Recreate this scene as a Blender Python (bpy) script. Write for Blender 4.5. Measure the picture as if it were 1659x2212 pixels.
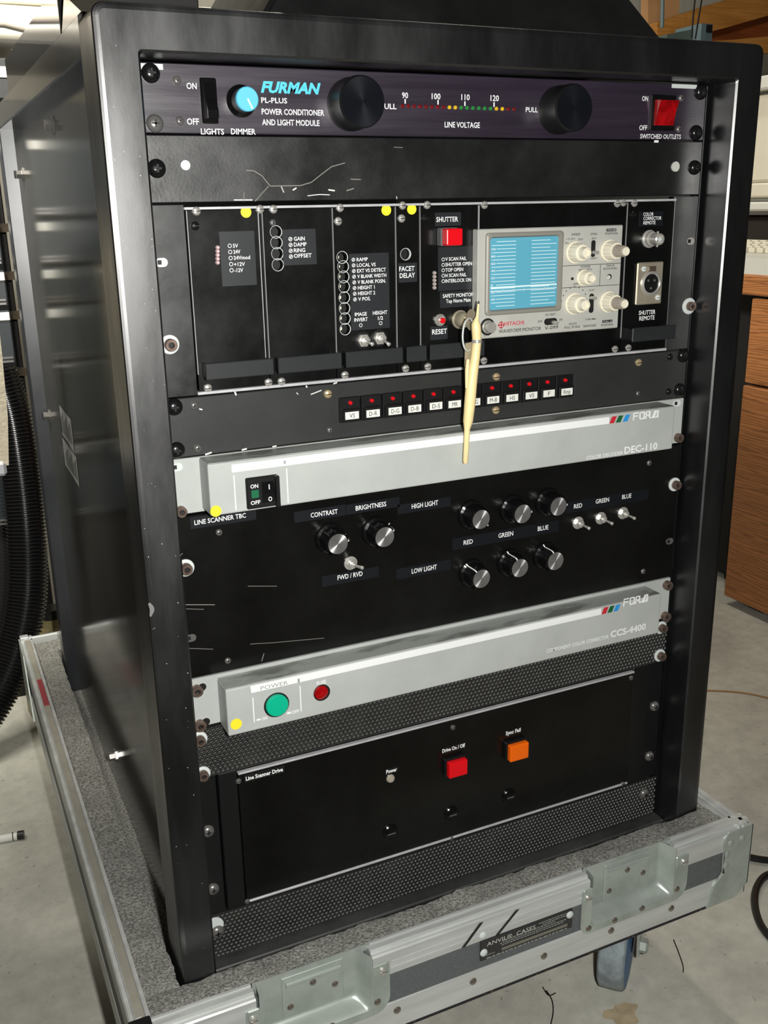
import bpy, bmesh, math, random
from mathutils import Vector, Matrix, noise
random.seed(7)
PI = math.pi
for o in list(bpy.data.objects): bpy.data.objects.remove(o)
scene = bpy.context.scene
C = scene.collection

# ---------------------------------------------------------------- camera, world, light
Z0 = 0.19                                   # height of the lowest rack unit's bottom edge above the floor
FPX = 2127.8125                             # focal length in pixels of the 1659 x 2212 frame
CAM = Vector((-0.1499787, -0.6986111, 0.6182237 + Z0))
R = ((0.9044877576, -0.4261393025, -0.0175268733), (-0.1415450645, -0.2611588171, -0.9548618052), (0.4023268461, 0.8661416553, -0.2965328679))
cam = bpy.data.objects.new('camera', bpy.data.cameras.new('camera')); C.objects.link(cam)
M3 = Matrix((R[0], [-a for a in R[1]], [-a for a in R[2]])).transposed()
cam.matrix_world = Matrix.Translation(CAM) @ M3.to_4x4()
cam.data.sensor_fit = 'VERTICAL'; cam.data.sensor_height = 24.0; cam.data.lens = FPX / 2212 * 24
cam.data.clip_start = 0.01
scene.camera = cam

world = bpy.data.worlds.new('world'); scene.world = world; world.use_nodes = True
world.node_tree.nodes['Background'].inputs[0].default_value = (1.0, 0.93, 0.80, 1)
world.node_tree.nodes['Background'].inputs[1].default_value = 0.03

def lamp(name, typ, loc, power, color, **kw):
    d = bpy.data.lights.new(name, typ); d.energy = power; d.color = color
    for k, v in kw.items(): setattr(d, k, v)
    o = bpy.data.objects.new(name, d); C.objects.link(o); o.location = loc
    return o
# the camera's own flash, beside the lens of a camera held upright
FL = CAM + M3 @ Vector((0.062, 0.006, -0.01))
fl = lamp('camera_flash', 'SPOT', FL, 34, (1.0, 0.985, 0.94), shadow_soft_size=0.012, spot_size=math.radians(86), spot_blend=0.2)
fl.rotation_euler = cam.matrix_world.to_euler()
# added fill light at the left, out of view, aimed to brighten the shelf
cl = lamp('shelf_fill_light', 'AREA', (-0.45, 0.34, 1.52), 24, (1.0, 0.95, 0.84), shape='RECTANGLE', size=0.6, size_y=0.12)
cl.rotation_euler = (Vector((0.15, 1.02, 1.14)) - cl.location).to_track_quat('-Z', 'Y').to_euler(); cl.data.spread = math.radians(125)
# unseen fill added above the desk to lift the right background
ct = lamp('right_background_fill', 'AREA', (1.05, 1.45, 2.30), 13, (1.0, 0.93, 0.80), shape='RECTANGLE', size=0.12, size_y=1.2)

vs = scene.view_settings
vs.view_transform = 'Standard'; vs.look = 'None'; vs.gamma = 1; vs.exposure = 0.0; vs.use_curve_mapping = False
scene.display_settings.display_device = 'sRGB'

# ---------------------------------------------------------------- measuring helpers
def ray(u, v):
    a = ((u - 829.5) / FPX, (v - 1106) / FPX, 1.0)
    return Vector([sum(R[i][j] * a[i] for i in range(3)) for j in range(3)])
def at(u, v, axis, val):
    d = ray(u, v); return CAM + d * ((val - CAM[axis]) / d[axis])
def pp(u, v, y=0.0):
    p = at(u, v, 1, y); return p.x, p.z
def proj(p):
    q = Vector(p) - CAM; c = [sum(R[i][j] * q[j] for j in range(3)) for i in range(3)]
    return 829.5 + FPX * c[0] / c[2], 1106 + FPX * c[1] / c[2]
def x_at(u, z, y=0.0):
    lo, hi = -0.2, 1.0
    for _ in range(40):
        m = (lo + hi) / 2
        if proj((m, y, z))[0] < u: lo = m
        else: hi = m
    return (lo + hi) / 2
def pxmm(u, v, y=0.0):                      # metres of height per pixel here
    return abs(pp(u, v - 5, y)[1] - pp(u, v + 5, y)[1]) / 10

# ---------------------------------------------------------------- materials
def lin(c):
    c = c / 255.0
    return c / 12.92 if c <= 0.04045 else ((c + 0.055) / 1.055) ** 2.4
MATS = {}
def mat(name, rgb, rough=0.5, metal=0.0, var=0.0, scale=30.0, bump=0.0, bscale=200.0, rvar=0.0, spec=0.5, emit=None, estr=0.0, stretch=None, coat=0.0, trans=0.0, col2=None, lo=0.35, hi=0.65, aniso=0.0, ior=1.5):
    if name in MATS: return MATS[name]
    m = bpy.data.materials.new(name); m.use_nodes = True
    nt = m.node_tree; N = nt.nodes; L = nt.links; b = N['Principled BSDF']
    base = tuple(lin(c) for c in rgb) + (1,)
    b.inputs['Base Color'].default_value = base
    b.inputs['Roughness'].default_value = rough; b.inputs['Metallic'].default_value = metal
    b.inputs['Specular IOR Level'].default_value = spec
    b.inputs['IOR'].default_value = ior
    b.inputs['Coat Weight'].default_value = coat
    b.inputs['Transmission Weight'].default_value = trans
    if emit: b.inputs['Emission Color'].default_value = tuple(lin(c) for c in emit) + (1,); b.inputs['Emission Strength'].default_value = estr
    if aniso:
        b.inputs['Anisotropic'].default_value = aniso
        t = N.new('ShaderNodeTangent'); t.direction_type = 'RADIAL'; t.axis = 'Y'; L.new(t.outputs[0], b.inputs['Tangent'])
    tc = N.new('ShaderNodeTexCoord'); src = tc.outputs['Object']
    if stretch:
        mp = N.new('ShaderNodeMapping'); mp.inputs['Scale'].default_value = stretch; L.new(src, mp.inputs[0]); src = mp.outputs[0]
    if var or col2 or rvar:
        n = N.new('ShaderNodeTexNoise'); n.inputs['Scale'].default_value = scale; n.inputs['Detail'].default_value = 6; n.inputs['Roughness'].default_value = 0.6
        L.new(src, n.inputs['Vector'])
        mr = N.new('ShaderNodeMapRange'); mr.inputs[1].default_value = lo; mr.inputs[2].default_value = hi; L.new(n.outputs['Fac'], mr.inputs[0])
        if var or col2:
            mx = N.new('ShaderNodeMix'); mx.data_type = 'RGBA'
            if col2: c1, c2 = base, tuple(lin(c) for c in col2) + (1,)
            else: c1 = tuple(x * (1 - var) for x in base[:3]) + (1,); c2 = tuple(min(1, x * (1 + var)) for x in base[:3]) + (1,)
            mx.inputs[6].default_value = c1; mx.inputs[7].default_value = c2
            L.new(mr.outputs[0], mx.inputs[0]); L.new(mx.outputs[2], b.inputs['Base Color'])
        if rvar:
            m2 = N.new('ShaderNodeMapRange'); m2.inputs[3].default_value = max(0.02, rough - rvar); m2.inputs[4].default_value = rough + rvar
            L.new(mr.outputs[0], m2.inputs[0]); L.new(m2.outputs[0], b.inputs['Roughness'])
    if bump:
        n2 = N.new('ShaderNodeTexNoise'); n2.inputs['Scale'].default_value = bscale; n2.inputs['Detail'].default_value = 4; L.new(src, n2.inputs['Vector'])
        bp = N.new('ShaderNodeBump'); bp.inputs['Strength'].default_value = bump; bp.inputs['Distance'].default_value = 0.002
        L.new(n2.outputs['Fac'], bp.inputs['Height']); L.new(bp.outputs[0], b.inputs['Normal'])
    MATS[name] = m; return m

black_paint = mat('black_paint', (17, 18, 19), 0.34, spec=.75, ior=1.7, var=0.15, scale=14, rvar=0.08, bump=0.03, bscale=500)
rack_black = mat('rack_black', (15, 16, 18), 0.34, spec=.75, ior=1.75, var=0.25, scale=9, rvar=0.07, stretch=(3, 3, 0.8), bump=0.008, bscale=400)
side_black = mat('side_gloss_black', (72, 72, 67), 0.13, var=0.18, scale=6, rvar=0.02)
deep_black = mat('deep_black', (10, 10, 10), 0.6)
dark_chassis = mat('dark_chassis', (16, 16, 16), 0.5)
gloss_black = mat('gloss_black', (14, 14, 15), 0.16, var=0.3, scale=20)
tbc_black = mat('tbc_black', (15, 15, 14), 0.26, var=0.35, scale=9, rvar=0.05)
knob_black = mat('knob_black', (14, 14, 15), 0.18)
satin_black = mat('satin_black', (20, 20, 21), 0.38)
purple_black = mat('purple_black', (39, 31, 45), 0.35, spec=.8, ior=1.65, var=0.18, scale=22, rvar=0.05, stretch=(0.25, 1, 5), bump=0.03, bscale=300)
panel_grey = mat('charcoal_panel', (46, 47, 47), 0.38, spec=.65, ior=1.5, var=0.14, scale=16, bump=0.02)
cage_black = mat('cage_black', (15, 17, 18), 0.35, spec=.6, ior=1.6, var=0.45, scale=18, rvar=0.08)
module_black = mat('module_black', (9, 10, 10), 0.31, spec=.4, var=0.25, scale=20, rvar=0.06)
label_dark = mat('label_dark', (34, 37, 40), 0.42, var=0.08, scale=60)
label_blue = mat('label_navy', (18, 21, 26), 0.40)
silver = mat('bare_aluminium', (208, 208, 212), 0.34, 0.35, var=0.1, scale=60)
alu = mat('case_aluminium', (202, 205, 203), 0.38, 0.32, var=0.12, scale=12, rvar=0.08, stretch=(0.6, 4, 8), bump=0.04, bscale=60)
zinc = mat('zinc_plate', (182, 190, 184), 0.34, 0.35, col2=(158, 167, 160), scale=30, rvar=0.08, bump=0.05, bscale=40)
steel = mat('steel', (206, 204, 198), 0.27, 0.6)
brown_bolt = mat('browned_bolt', (128, 110, 100), 0.32, 0.6, var=0.3, scale=300)
screw_black = mat('screw_black', (26, 26, 27), 0.22, 0.3)
screw_grey = mat('screw_grey', (128, 126, 123), 0.28, 0.55)
nylon = mat('white_nylon', (205, 212, 210), 0.45)
brass = mat('brass_rivet', (214, 192, 150), 0.35, 0.6)
white_ink = mat('white_ink', (238, 240, 240), 0.5)
cyan_ink = mat('cyan_ink', (84, 200, 224), 0.5)
cyan_cap = mat('cyan_cap', (92, 190, 222), 0.45)
grey_face = mat('grey_enamel', (176, 180, 177), 0.48, var=0.05, scale=25, bump=0.05, bscale=900)
grey_worn = mat('grey_enamel_worn', (160, 164, 160), 0.42, col2=(116, 118, 114), scale=14, lo=0.5, hi=0.62, stretch=(1, 3, 1))
black_ink = mat('black_ink', (30, 30, 30), 0.5)
grey_ink = mat('grey_ink', (205, 208, 206), 0.5)
dim_ink = mat('dim_ink', (150, 153, 150), 0.5)
red_ink = mat('red_ink', (196, 40, 52), 0.5); green_ink = mat('green_ink', (22, 92, 52), 0.5); blue_ink = mat('blue_ink', (46, 146, 216), 0.5)
hit_red = mat('badge_red', (200, 70, 80), 0.5)
yellow = mat('yellow_sticker', (238, 226, 44), 0.55)
red_lens = mat('red_lens', (214, 14, 26), 0.25, emit=(200, 8, 14), estr=0.06)
dred_lens = mat('deep_red_rocker', (150, 8, 14), 0.14, coat=0.5, var=0.4, scale=160)
orange_lens = mat('orange_lens', (240, 104, 10), 0.3)
green_btn = mat('green_button', (10, 176, 138), 0.3)
green_win = mat('green_window', (22, 98, 66), 0.4)
led_red = mat('led_red', (190, 14, 24), 0.2, emit=(220, 20, 30), estr=0.25)
led_dred = mat('led_dark_red', (110, 22, 26), 0.2)
led_yel = mat('led_yellow', (220, 176, 40), 0.2); led_grn = mat('led_green', (40, 130, 60), 0.2)
led_clear = mat('led_clear_pink', (206, 176, 176), 0.2); led_smoke = mat('led_clear_grey', (170, 160, 156), 0.2)
cream = mat('cream_plastic', (226, 220, 200), 0.4); cream2 = mat('taupe_plastic', (160, 150, 138), 0.35, var=0.1, scale=300)
bezel_grey = mat('monitor_panel_grey', (178, 178, 172), 0.36, var=0.05, scale=40)
crt_bezel = mat('crt_surround', (134, 132, 124), 0.45)
screen_blue = mat('blue_screen', (92, 166, 190), 0.3)
label_paper = mat('label_paper', (226, 226, 220), 0.5)
tool_cream = mat('cream_tool_plastic', (236, 216, 160), 0.42, var=0.08, scale=40)
tin = mat('tin', (176, 168, 146), 0.3, 0.5)
foam = mat('charcoal_foam', (164, 163, 156), 0.95, col2=(98, 98, 94), scale=420, lo=0.38, hi=0.62, bump=0.8, bscale=700)
laminate = mat('grey_laminate', (92, 96, 98), 0.5, var=0.12, scale=500, bump=0.15, bscale=900)
beige_wood = mat('dusty_ledge', (150, 146, 134), 0.7, var=0.1, scale=30)
def concrete_mat():
    m = bpy.data.materials.new('concrete'); m.use_nodes = True; nt = m.node_tree; N = nt.nodes; L = nt.links; b = N['Principled BSDF']
    tc = N.new('ShaderNodeTexCoord')
    def nz(sc_, det, lo_, hi_, a, c):
        n = N.new('ShaderNodeTexNoise'); n.inputs['Scale'].default_value = sc_; n.inputs['Detail'].default_value = det; n.inputs['Roughness'].default_value = .65; L.new(tc.outputs['Object'], n.inputs['Vector'])
        r = N.new('ShaderNodeMapRange'); r.inputs[1].default_value = lo_; r.inputs[2].default_value = hi_; r.inputs[3].default_value = a; r.inputs[4].default_value = c; L.new(n.outputs['Fac'], r.inputs[0]); return r.outputs[0]
    f1 = nz(5.5, 8, .36, .62, .74, 1.04); f2 = nz(48, 6, .30, .68, .86, 1.06); f3 = nz(130, 2, .68, .74, 1.0, .62)
    def mul(a, c):
        q = N.new('ShaderNodeMath'); q.operation = 'MULTIPLY'; L.new(a, q.inputs[0]); L.new(c, q.inputs[1]); return q.outputs[0]
    f = mul(mul(f1, f2), f3)
    v = N.new('ShaderNodeVectorMath'); v.operation = 'SCALE'; v.inputs[0].default_value = (lin(204), lin(203), lin(191)); L.new(f, v.inputs['Scale']); L.new(v.outputs[0], b.inputs['Base Color'])
    b.inputs['Roughness'].default_value = .85
    bp = N.new('ShaderNodeBump'); bp.inputs['Strength'].default_value = .3; bp.inputs['Distance'].default_value = .002; L.new(f2, bp.inputs['Height']); L.new(bp.outputs[0], b.inputs['Normal'])
    return m
concrete = concrete_mat()
wheel_blue = mat('caster_blue', (40, 96, 150), 0.45, var=0.1, scale=60); tread = mat('caster_tread', (128, 138, 142), 0.6, var=0.25, scale=90)
wall_paint = mat('wall_paint', (196, 192, 180), 0.8, var=0.05, scale=2)
shelf_white = mat('shelf_white', (248, 247, 240), 0.6, var=0.04, scale=8)
pipe_white = mat('pipe_white', (222, 212, 200), 0.4)
hose_black = mat('hose_black', (24, 24, 25), 0.22)
cabinet_dark = mat('cabinet_dark', (40, 46, 50), 0.4, var=0.15, scale=20)
cloth_beige = mat('carpet_beige', (206, 196, 172), 0.95, bump=0.6, bscale=300, var=0.1, scale=120)
red_paint = mat('red_paint', (196, 30, 44), 0.4)
plastic_beige = mat('beige_plastic', (206, 200, 182), 0.5, var=0.03, scale=20)
plastic_grey = mat('pale_grey_plastic', (200, 200, 192), 0.5); plastic_dk = mat('shade_grey_plastic', (120, 118, 108), 0.5)
rubber = mat('black_rubber', (20, 20, 21), 0.35)
pine = mat('pine_lumber', (206, 146, 72), 0.6, col2=(166, 108, 44), scale=7, stretch=(0.6, 6, 14), lo=0.3, hi=0.7)
redwood = mat('reddish_lumber', (160, 88, 36), 0.6, col2=(120, 58, 22), scale=7, stretch=(0.6, 6, 14), lo=0.3, hi=0.7)
boxblue = mat('bluegrey_plastic', (88, 106, 110), 0.5)
paper_grey = mat('side_label', (150, 152, 150), 0.45, var=0.06, scale=80)
pen_white = mat('pen_white', (222, 222, 216), 0.4)
string_tan = mat('string_tan', (168, 128, 84), 0.8)

def wood_mat():
    m = bpy.data.materials.new('walnut_veneer'); m.use_nodes = True; nt = m.node_tree; N = nt.nodes; L = nt.links; b = N['Principled BSDF']
    tc = N.new('ShaderNodeTexCoord'); mp = N.new('ShaderNodeMapping'); mp.inputs['Scale'].default_value = (1, 0.6, 9); L.new(tc.outputs['Object'], mp.inputs[0])
    n = N.new('ShaderNodeTexNoise'); n.inputs['Scale'].default_value = 5; n.inputs['Detail'].default_value = 8; n.inputs['Distortion'].default_value = 0.8; L.new(mp.outputs[0], n.inputs['Vector'])
    w = N.new('ShaderNodeTexWave'); w.bands_direction = 'Z'; w.inputs['Scale'].default_value = 6.5; w.inputs['Distortion'].default_value = 18; w.inputs['Detail'].default_value = 4; L.new(mp.outputs[0], w.inputs['Vector'])
    mx = N.new('ShaderNodeMath'); mx.operation = 'MULTIPLY'; L.new(n.outputs['Fac'], mx.inputs[0]); L.new(w.outputs['Fac'], mx.inputs[1])
    cr = N.new('ShaderNodeValToRGB'); e = cr.color_ramp.elements
    e[0].position = 0.05; e[0].color = (lin(140), lin(89), lin(51), 1); e[1].position = 0.30; e[1].color = (lin(178), lin(117), lin(68), 1)
    L.new(mx.outputs[0], cr.inputs[0]); L.new(cr.outputs[0], b.inputs['Base Color']); b.inputs['Roughness'].default_value = 0.45
    return m
walnut = wood_mat()
spun = mat('spun_aluminium', (225, 225, 225), 0.34, 0.9, aniso=0.9)

# ---------------------------------------------------------------- geometry helpers
class MB:
    def __init__(s): s.v = []; s.f = []; s.m = []; s.mi = 0; s.sm = []; s.smooth = False
    def add(s, vs, fs, smooth=None):
        k = len(s.v); s.v += [Vector(a) for a in vs]
        for f in fs: s.f.append([i + k for i in f]); s.m.append(s.mi); s.sm.append(s.smooth if smooth is None else smooth)
        return s
    def box(s, x0, x1, y0, y1, z0, z1, bev=0.0, seg=1):
        if x0 > x1: x0, x1 = x1, x0
        if y0 > y1: y0, y1 = y1, y0
        if z0 > z1: z0, z1 = z1, z0
        bm = bmesh.new()
        vs = [bm.verts.new(p) for p in ((x0,y0,z0),(x1,y0,z0),(x1,y1,z0),(x0,y1,z0),(x0,y0,z1),(x1,y0,z1),(x1,y1,z1),(x0,y1,z1))]
        for q in ((0,3,2,1),(4,5,6,7),(0,1,5,4),(1,2,6,5),(2,3,7,6),(3,0,4,7)): bm.faces.new([vs[i] for i in q])
        if bev: bmesh.ops.bevel(bm, geom=list(bm.edges), offset=min(bev, (x1-x0)/2.1, (y1-y0)/2.1, (z1-z0)/2.1), segments=seg, profile=0.5, affect='EDGES')
        bm.verts.index_update()
        s.add([v.co.copy() for v in bm.verts], [[v.index for v in f.verts] for f in bm.faces]); bm.free(); return s
    def lathe(s, c, prof, seg=24, axis=(0, -1, 0), flute=None, smooth=True, cap=True, x=None):
        a = Vector(axis).normalized(); t = Vector((0, 0, 1)) if abs(a.z) < 0.9 else Vector((1, 0, 0))
        e1 = a.cross(t).normalized(); e2 = a.cross(e1); c = Vector(c); vs = []; fs = []
        for i, (r, h) in enumerate(prof):
            for k in range(seg):
                th = 2 * PI * k / seg; rr = r
                if flute and flute[2] <= i <= flute[3]: rr = r * (1 + (flute[1] if (k * flute[0] * 2 // seg) % 2 else -flute[1]))
                vs.append(c + a * h + e1 * (rr * math.cos(th)) + e2 * (rr * math.sin(th)))
        for i in range(len(prof) - 1):
            for k in range(seg): k2 = (k + 1) % seg; fs.append([i*seg+k, i*seg+k2, (i+1)*seg+k2, (i+1)*seg+k])
        s.add(vs, fs, smooth)
        if cap:
            n = len(prof); k0 = len(s.v) - n * seg
            if prof[-1][0] > 1e-6: s.f.append([k0 + (n-1)*seg + k for k in range(seg)]); s.m.append(s.mi); s.sm.append(False)
            if prof[0][0] > 1e-6: s.f.append([k0 + k for k in range(seg)][::-1]); s.m.append(s.mi); s.sm.append(False)
        return s
    def tube(s, pts, r, seg=8, cap=True):
        pts = [Vector(p) for p in pts]; n = len(pts); vs = []; fs = []; up = None
        for i, p in enumerate(pts):
            d = (pts[min(i+1, n-1)] - pts[max(i-1, 0)]).normalized()
            if up is None: up = Vector((0, 0, 1)) if abs(d.z) < 0.9 else Vector((1, 0, 0))
            e1 = d.cross(up).normalized(); e2 = d.cross(e1); up = e1.cross(d) if False else up
            rr = r[i] if isinstance(r, (list, tuple)) else r
            for k in range(seg): th = 2*PI*k/seg; vs.append(p + e1*rr*math.cos(th) + e2*rr*math.sin(th))
        for i in range(n - 1):
            for k in range(seg): k2 = (k+1) % seg; fs.append([i*seg+k, (i+1)*seg+k, (i+1)*seg+k2, i*seg+k2])
        if cap: fs.append(list(range(seg))); fs.append([(n-1)*seg + k for k in range(seg)][::-1])
        return s.add(vs, fs, True)
    def prism(s, poly, d, off, smooth=False):     # poly: 3D points of one face, off: extrusion vector
        n = len(poly); off = Vector(off); a = [Vector(p) for p in poly]; b = [p + off for p in a]
        fs = [list(range(n)), [n + i for i in range(n)][::-1]] + [[i, n+i, n+(i+1) % n, (i+1) % n] for i in range(n)]
        return s.add(a + b, fs, smooth)
    def xz(s, poly, y, t):                        # polygon in the panel plane, front at y - t, back at y
        return s.prism([(x, y, z) for x, z in poly], 0, (0, -t, 0))
    def mesh(s, name, mats, origin=None):
        me = bpy.data.meshes.new(name)
        if origin is None:
            lo = Vector([min(v[i] for v in s.v) for i in range(3)]); hi = Vector([max(v[i] for v in s.v) for i in range(3)]); origin = (lo + hi) / 2
        me.from_pydata([v - origin for v in s.v], [], s.f)
        for m in (mats if isinstance(mats, (list, tuple)) else [mats]): me.materials.append(m)
        me.polygons.foreach_set('material_index', s.m); me.polygons.foreach_set('use_smooth', s.sm)
        bm = bmesh.new(); bm.from_mesh(me); bmesh.ops.recalc_face_normals(bm, faces=bm.faces); bm.to_mesh(me); bm.free()
        if any(s.sm): me.set_sharp_from_angle(angle=math.radians(32))
        me.update(); return me, Vector(origin)

WL = {}
def place(o, loc, parent):
    loc = Vector(loc); C.objects.link(o)
    if parent: o.parent = parent; o.location = loc - WL[parent.name]
    else: o.location = loc
    WL[o.name] = loc; return o
def thing(name, label, cat, loc, group=None):
    o = bpy.data.objects.new(name, None); o.empty_display_size = 0.03
    place(o, loc, None); o['label'] = label; o['category'] = cat
    if group: o['group'] = group
    return o
def part(name, mb, mats, parent=None, label=None):
    me, c = mb.mesh(name, mats); o = bpy.data.objects.new(name, me); place(o, c, parent)
    if label: o['label'] = label
    return o
def solo(name, mb, mats, label, cat, group=None):
    o = part(name, mb, mats, None, label); o['category'] = cat
    if group: o['group'] = group
    return o
def struct(name, mb, mats, label=None):
    o = part(name, mb, mats); o['kind'] = 'structure'
    if label: o['label'] = label
    return o
CACHE = {}
def stamp(name, key, make, mats, loc, parent, label=None):    # shared mesh built round the local origin
    if key not in CACHE:
        mb = MB(); make(mb); CACHE[key] = mb.mesh(key, mats, Vector((0, 0, 0)))[0]
    o = bpy.data.objects.new(name, CACHE[key]); place(o, loc, parent)
    if label: o['label'] = label
    return o
BOLD = {}
def text(s, u0, v0, u1, hpx, parent, m=white_ink, y=0.0, bold=0.012, shear=0.0, name='lettering', raise_=0.0004, x0=None, x1=None, z=None, h=None, v1=None):
    """lettering whose baseline starts at pixel (u0, v0) and ends at column u1 on the plane at depth y"""
    if x0 is None: x0, z = pp(u0, v0, y); x1 = x_at(u1, z, y); h = hpx * pxmm(u0, v0, y)
    cu = bpy.data.curves.new('txt', 'FONT'); cu.body = s; cu.size = 1; cu.shear = shear; cu.offset = bold; cu.resolution_u = 2
    ob = bpy.data.objects.new('txt', cu); C.objects.link(ob)
    dg = bpy.context.evaluated_depsgraph_get(); me = bpy.data.meshes.new_from_object(ob.evaluated_get(dg))
    bpy.data.objects.remove(ob); bpy.data.curves.remove(cu)
    xs = [v.co.x for v in me.vertices]; lo, hi = min(xs), max(xs)
    ys = [v.co.y for v in me.vertices]
    cap = 0.729 if any(ch.isupper() or ch.isdigit() for ch in s) else max(ys)
    sx = (x1 - x0) / (hi - lo); sz = h / cap; cx = (x0 + x1) / 2
    for v in me.vertices:
        v.co = Vector((x0 + (v.co.x - lo) * sx - cx, 0, v.co.y * sz))
    me.materials.clear(); me.materials.append(m); me.name = 'lettering'
    o = bpy.data.objects.new(name, me); place(o, (cx, y - raise_, z), parent); return o
def disc(name, u, v, rpx, m, parent, y=0.0, t=0.0005, seg=20, label=None, rr=None):
    x, z = pp(u, v, y); r = rr or rpx * pxmm(u, v, y)
    return part(name, MB().lathe((x, y, z), [(r, 0), (r, t)], seg, smooth=False), m, parent, label)
def ring(u, v, rpx, parent, m=white_ink, y=0.0, slash=False, w=0.28, name='symbol'):
    x, z = pp(u, v, y); r = rpx * pxmm(u, v, y)
    mb = MB().lathe((x, y, z), [(r*(1-w), 0.0003), (r, 0.0003)], 16, smooth=False, cap=False)
    if slash:
        d = r * 0.62; w2 = r * 0.14
        mb.add([(x-d-w2, y-.0003, z-d+w2), (x-d+w2, y-.0003, z-d-w2), (x+d+w2, y-.0003, z+d-w2), (x+d-w2, y-.0003, z+d+w2)], [[0, 1, 2, 3]])
    return part(name, mb, m, parent)
def quad(name, pts, m, parent, y=0.0, t=0.0003, label=None):     # four pixel corners -> axis-aligned plate
    q = [pp(u, v, y) for u, v in pts]
    xa = (q[0][0] + q[3][0]) / 2; xb = (q[1][0] + q[2][0]) / 2; zt = (q[0][1] + q[1][1]) / 2; zb = (q[2][1] + q[3][1]) / 2
    return part(name, MB().box(xa, xb, y - t, y, zb, zt), m, parent, label)

# fasteners (local origin on the panel surface, pointing to -y)
def mk_dome(r, m1=0.5):
    def f(mb):
        mb.lathe((0, 0, 0), [(r, 0), (r, r*.12), (r*.93, r*.32), (r*.75, r*.52), (r*.45, r*.66), (r*.2, r*.7), (0, r*.7)], 24, cap=False)
        mb.mi = 1
        for sx, sz in ((.42, .1), (.1, .42)): mb.box(-r*sx, r*sx, -r*.715, -r*.55, -r*sz, r*sz)
    return f
def mk_socket(r, washer):
    def f(mb):
        w = 0.0
        if washer:
            mb.mi = 2; mb.lathe((0, 0, 0), [(washer, 0), (washer, .0012), (washer*.9, .0016), (r, .0016)], 24, cap=False); w = .0016; mb.mi = 0
        h = r * 1.15 + w
        mb.lathe((0, 0, 0), [(r, w), (r, h-.0006), (r*.92, h), (r*.5, h), (r*.5, h-.0025)], 24, cap=False)
        mb.mi = 1; mb.lathe((0, 0, 0), [(r*.5, h-.0025), (0, h-.0025)], 6, cap=False)
    return f
def mk_slot(r):
    def f(mb):
        mb.lathe((0, 0, 0), [(r, 0), (r, r*.25), (r*.8, r*.55), (r*.4, r*.7), (0, r*.74)], 18, cap=False)
        mb.mi = 1; mb.box(-r*.85, r*.85, -r*.76, -r*.4, -r*.1, r*.1)
    return f
def dome(u, v, p, m=screw_black, r=.0056, y=0.0, name='rack_screw'):
    x, z = pp(u, v, y); return stamp(name, 'dome%s%.4f' % (m.name, r), mk_dome(r), [m, deep_black], (x, y, z), p)
def socket(u, v, p, r=.0044, washer=.0068, y=0.0, m=brown_bolt):
    x, z = pp(u, v, y); return stamp('rack_bolt', 'sock%s%.4f%.4f' % (m.name, r, washer), mk_socket(r, washer), [m, deep_black, nylon], (x, y, z), p)
def slot(u, v, p, r=.0030, y=0.0, m=steel):
    x, z = pp(u, v, y); return stamp('screw', 'slot%s%.4f' % (m.name, r), mk_slot(r), [m, deep_black], (x, y, z), p)
def smallcross(u, v, p, r=.0032, y=0.0, m=screw_grey):
    return dome(u, v, p, m, r, y, 'screw')
def earslot(u, v, p, m=nylon, y=0.0, w=.0085, h=.0062):
    x, z = pp(u, v, y)
    def f(mb):
        pts = []
        for k in range(24):
            th = 2*PI*k/24; cx = (w-h)/2 * (1 if math.cos(th) > 0 else -1) if True else 0
            pts.append((cx + h/2*math.cos(th), h/2*math.sin(th)))
        mb.xz(pts, 0, .0005)
        mb.mi = 1; mb.box(-w*.34, -w*.02, -.0009, 0, -h*.22, h*.26)
    return stamp('mounting_slot', 'eslot' + m.name, f, [m, deep_black], (x, y, z), p)

# ================================================================ THE SETTING
struct('floor', MB().box(-3.0, 4.0, -1.6, 3.2, -0.05, 0.0), concrete, 'bare grey concrete workshop floor with stains')
struct('wall_back', MB().box(-3.0, 4.0, 3.0, 3.1, 0, 2.6), wall_paint)
struct('wall_left', MB().box(-2.1, -2.0, -1.6, 3.0, 0, 2.6), wall_paint)

# ================================================================ RACK
U = 0.04445
def zU(n): return Z0 + (16 - n) * U        # top edge of the unit that starts n units below the top
W = 0.4826
FX0, FX1, FZ0, FZ1 = -0.0280, 0.5145, Z0 - 0.032, Z0 + 0.7400
def frame_mesh(mb, prof, rout=.008, rin=.003):
    """closed profile of (inward offset, y) swept round the rounded rectangle of the rack front"""
    loops = []
    for o, y in prof:
        r = max(rout - o, rin); lp = []
        for cx, cz, a0 in ((FX1-o-r, FZ1-o-r, 0), (FX0+o+r, FZ1-o-r, PI/2), (FX0+o+r, FZ0+o+r, PI), (FX1-o-r, FZ0+o+r, 1.5*PI)):
            for k in range(7): th = a0 + PI/2*k/6; lp.append((cx + r*math.cos(th), y, cz + r*math.sin(th)))
        loops.append(lp)
    n = len(loops[0]); m = len(loops); vs = [p for l in loops for p in l]
    mb.add(vs, [[i*n+k, i*n+(k+1) % n, ((i+1) % m)*n+(k+1) % n, ((i+1) % m)*n+k] for i in range(m) for k in range(n)], False)
rack = thing('equipment_rack', 'black steel equipment rack cabinet filled with video gear, standing in the open case tray', 'rack', (W/2, .3, FZ0))
mb = MB(); t = .0275; c = .0016
frame_mesh(mb, [(0, .020), (0, -.03+c*1.5), (c*.45, -.03+c*.45), (c*1.5, -.03+.0003), (c*1.5+.0019, -.03), (t-c*.9, -.03), (t, -.03+c*.9), (t, .004), (t-.004, .020)])
part('front_frame', mb, rack_black, rack)
mb = MB(); frame_mesh(mb, [(-.0005, .664), (-.0005, .6355), (.001, .6338), (.03, .630), (.03, .664)])
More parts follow.
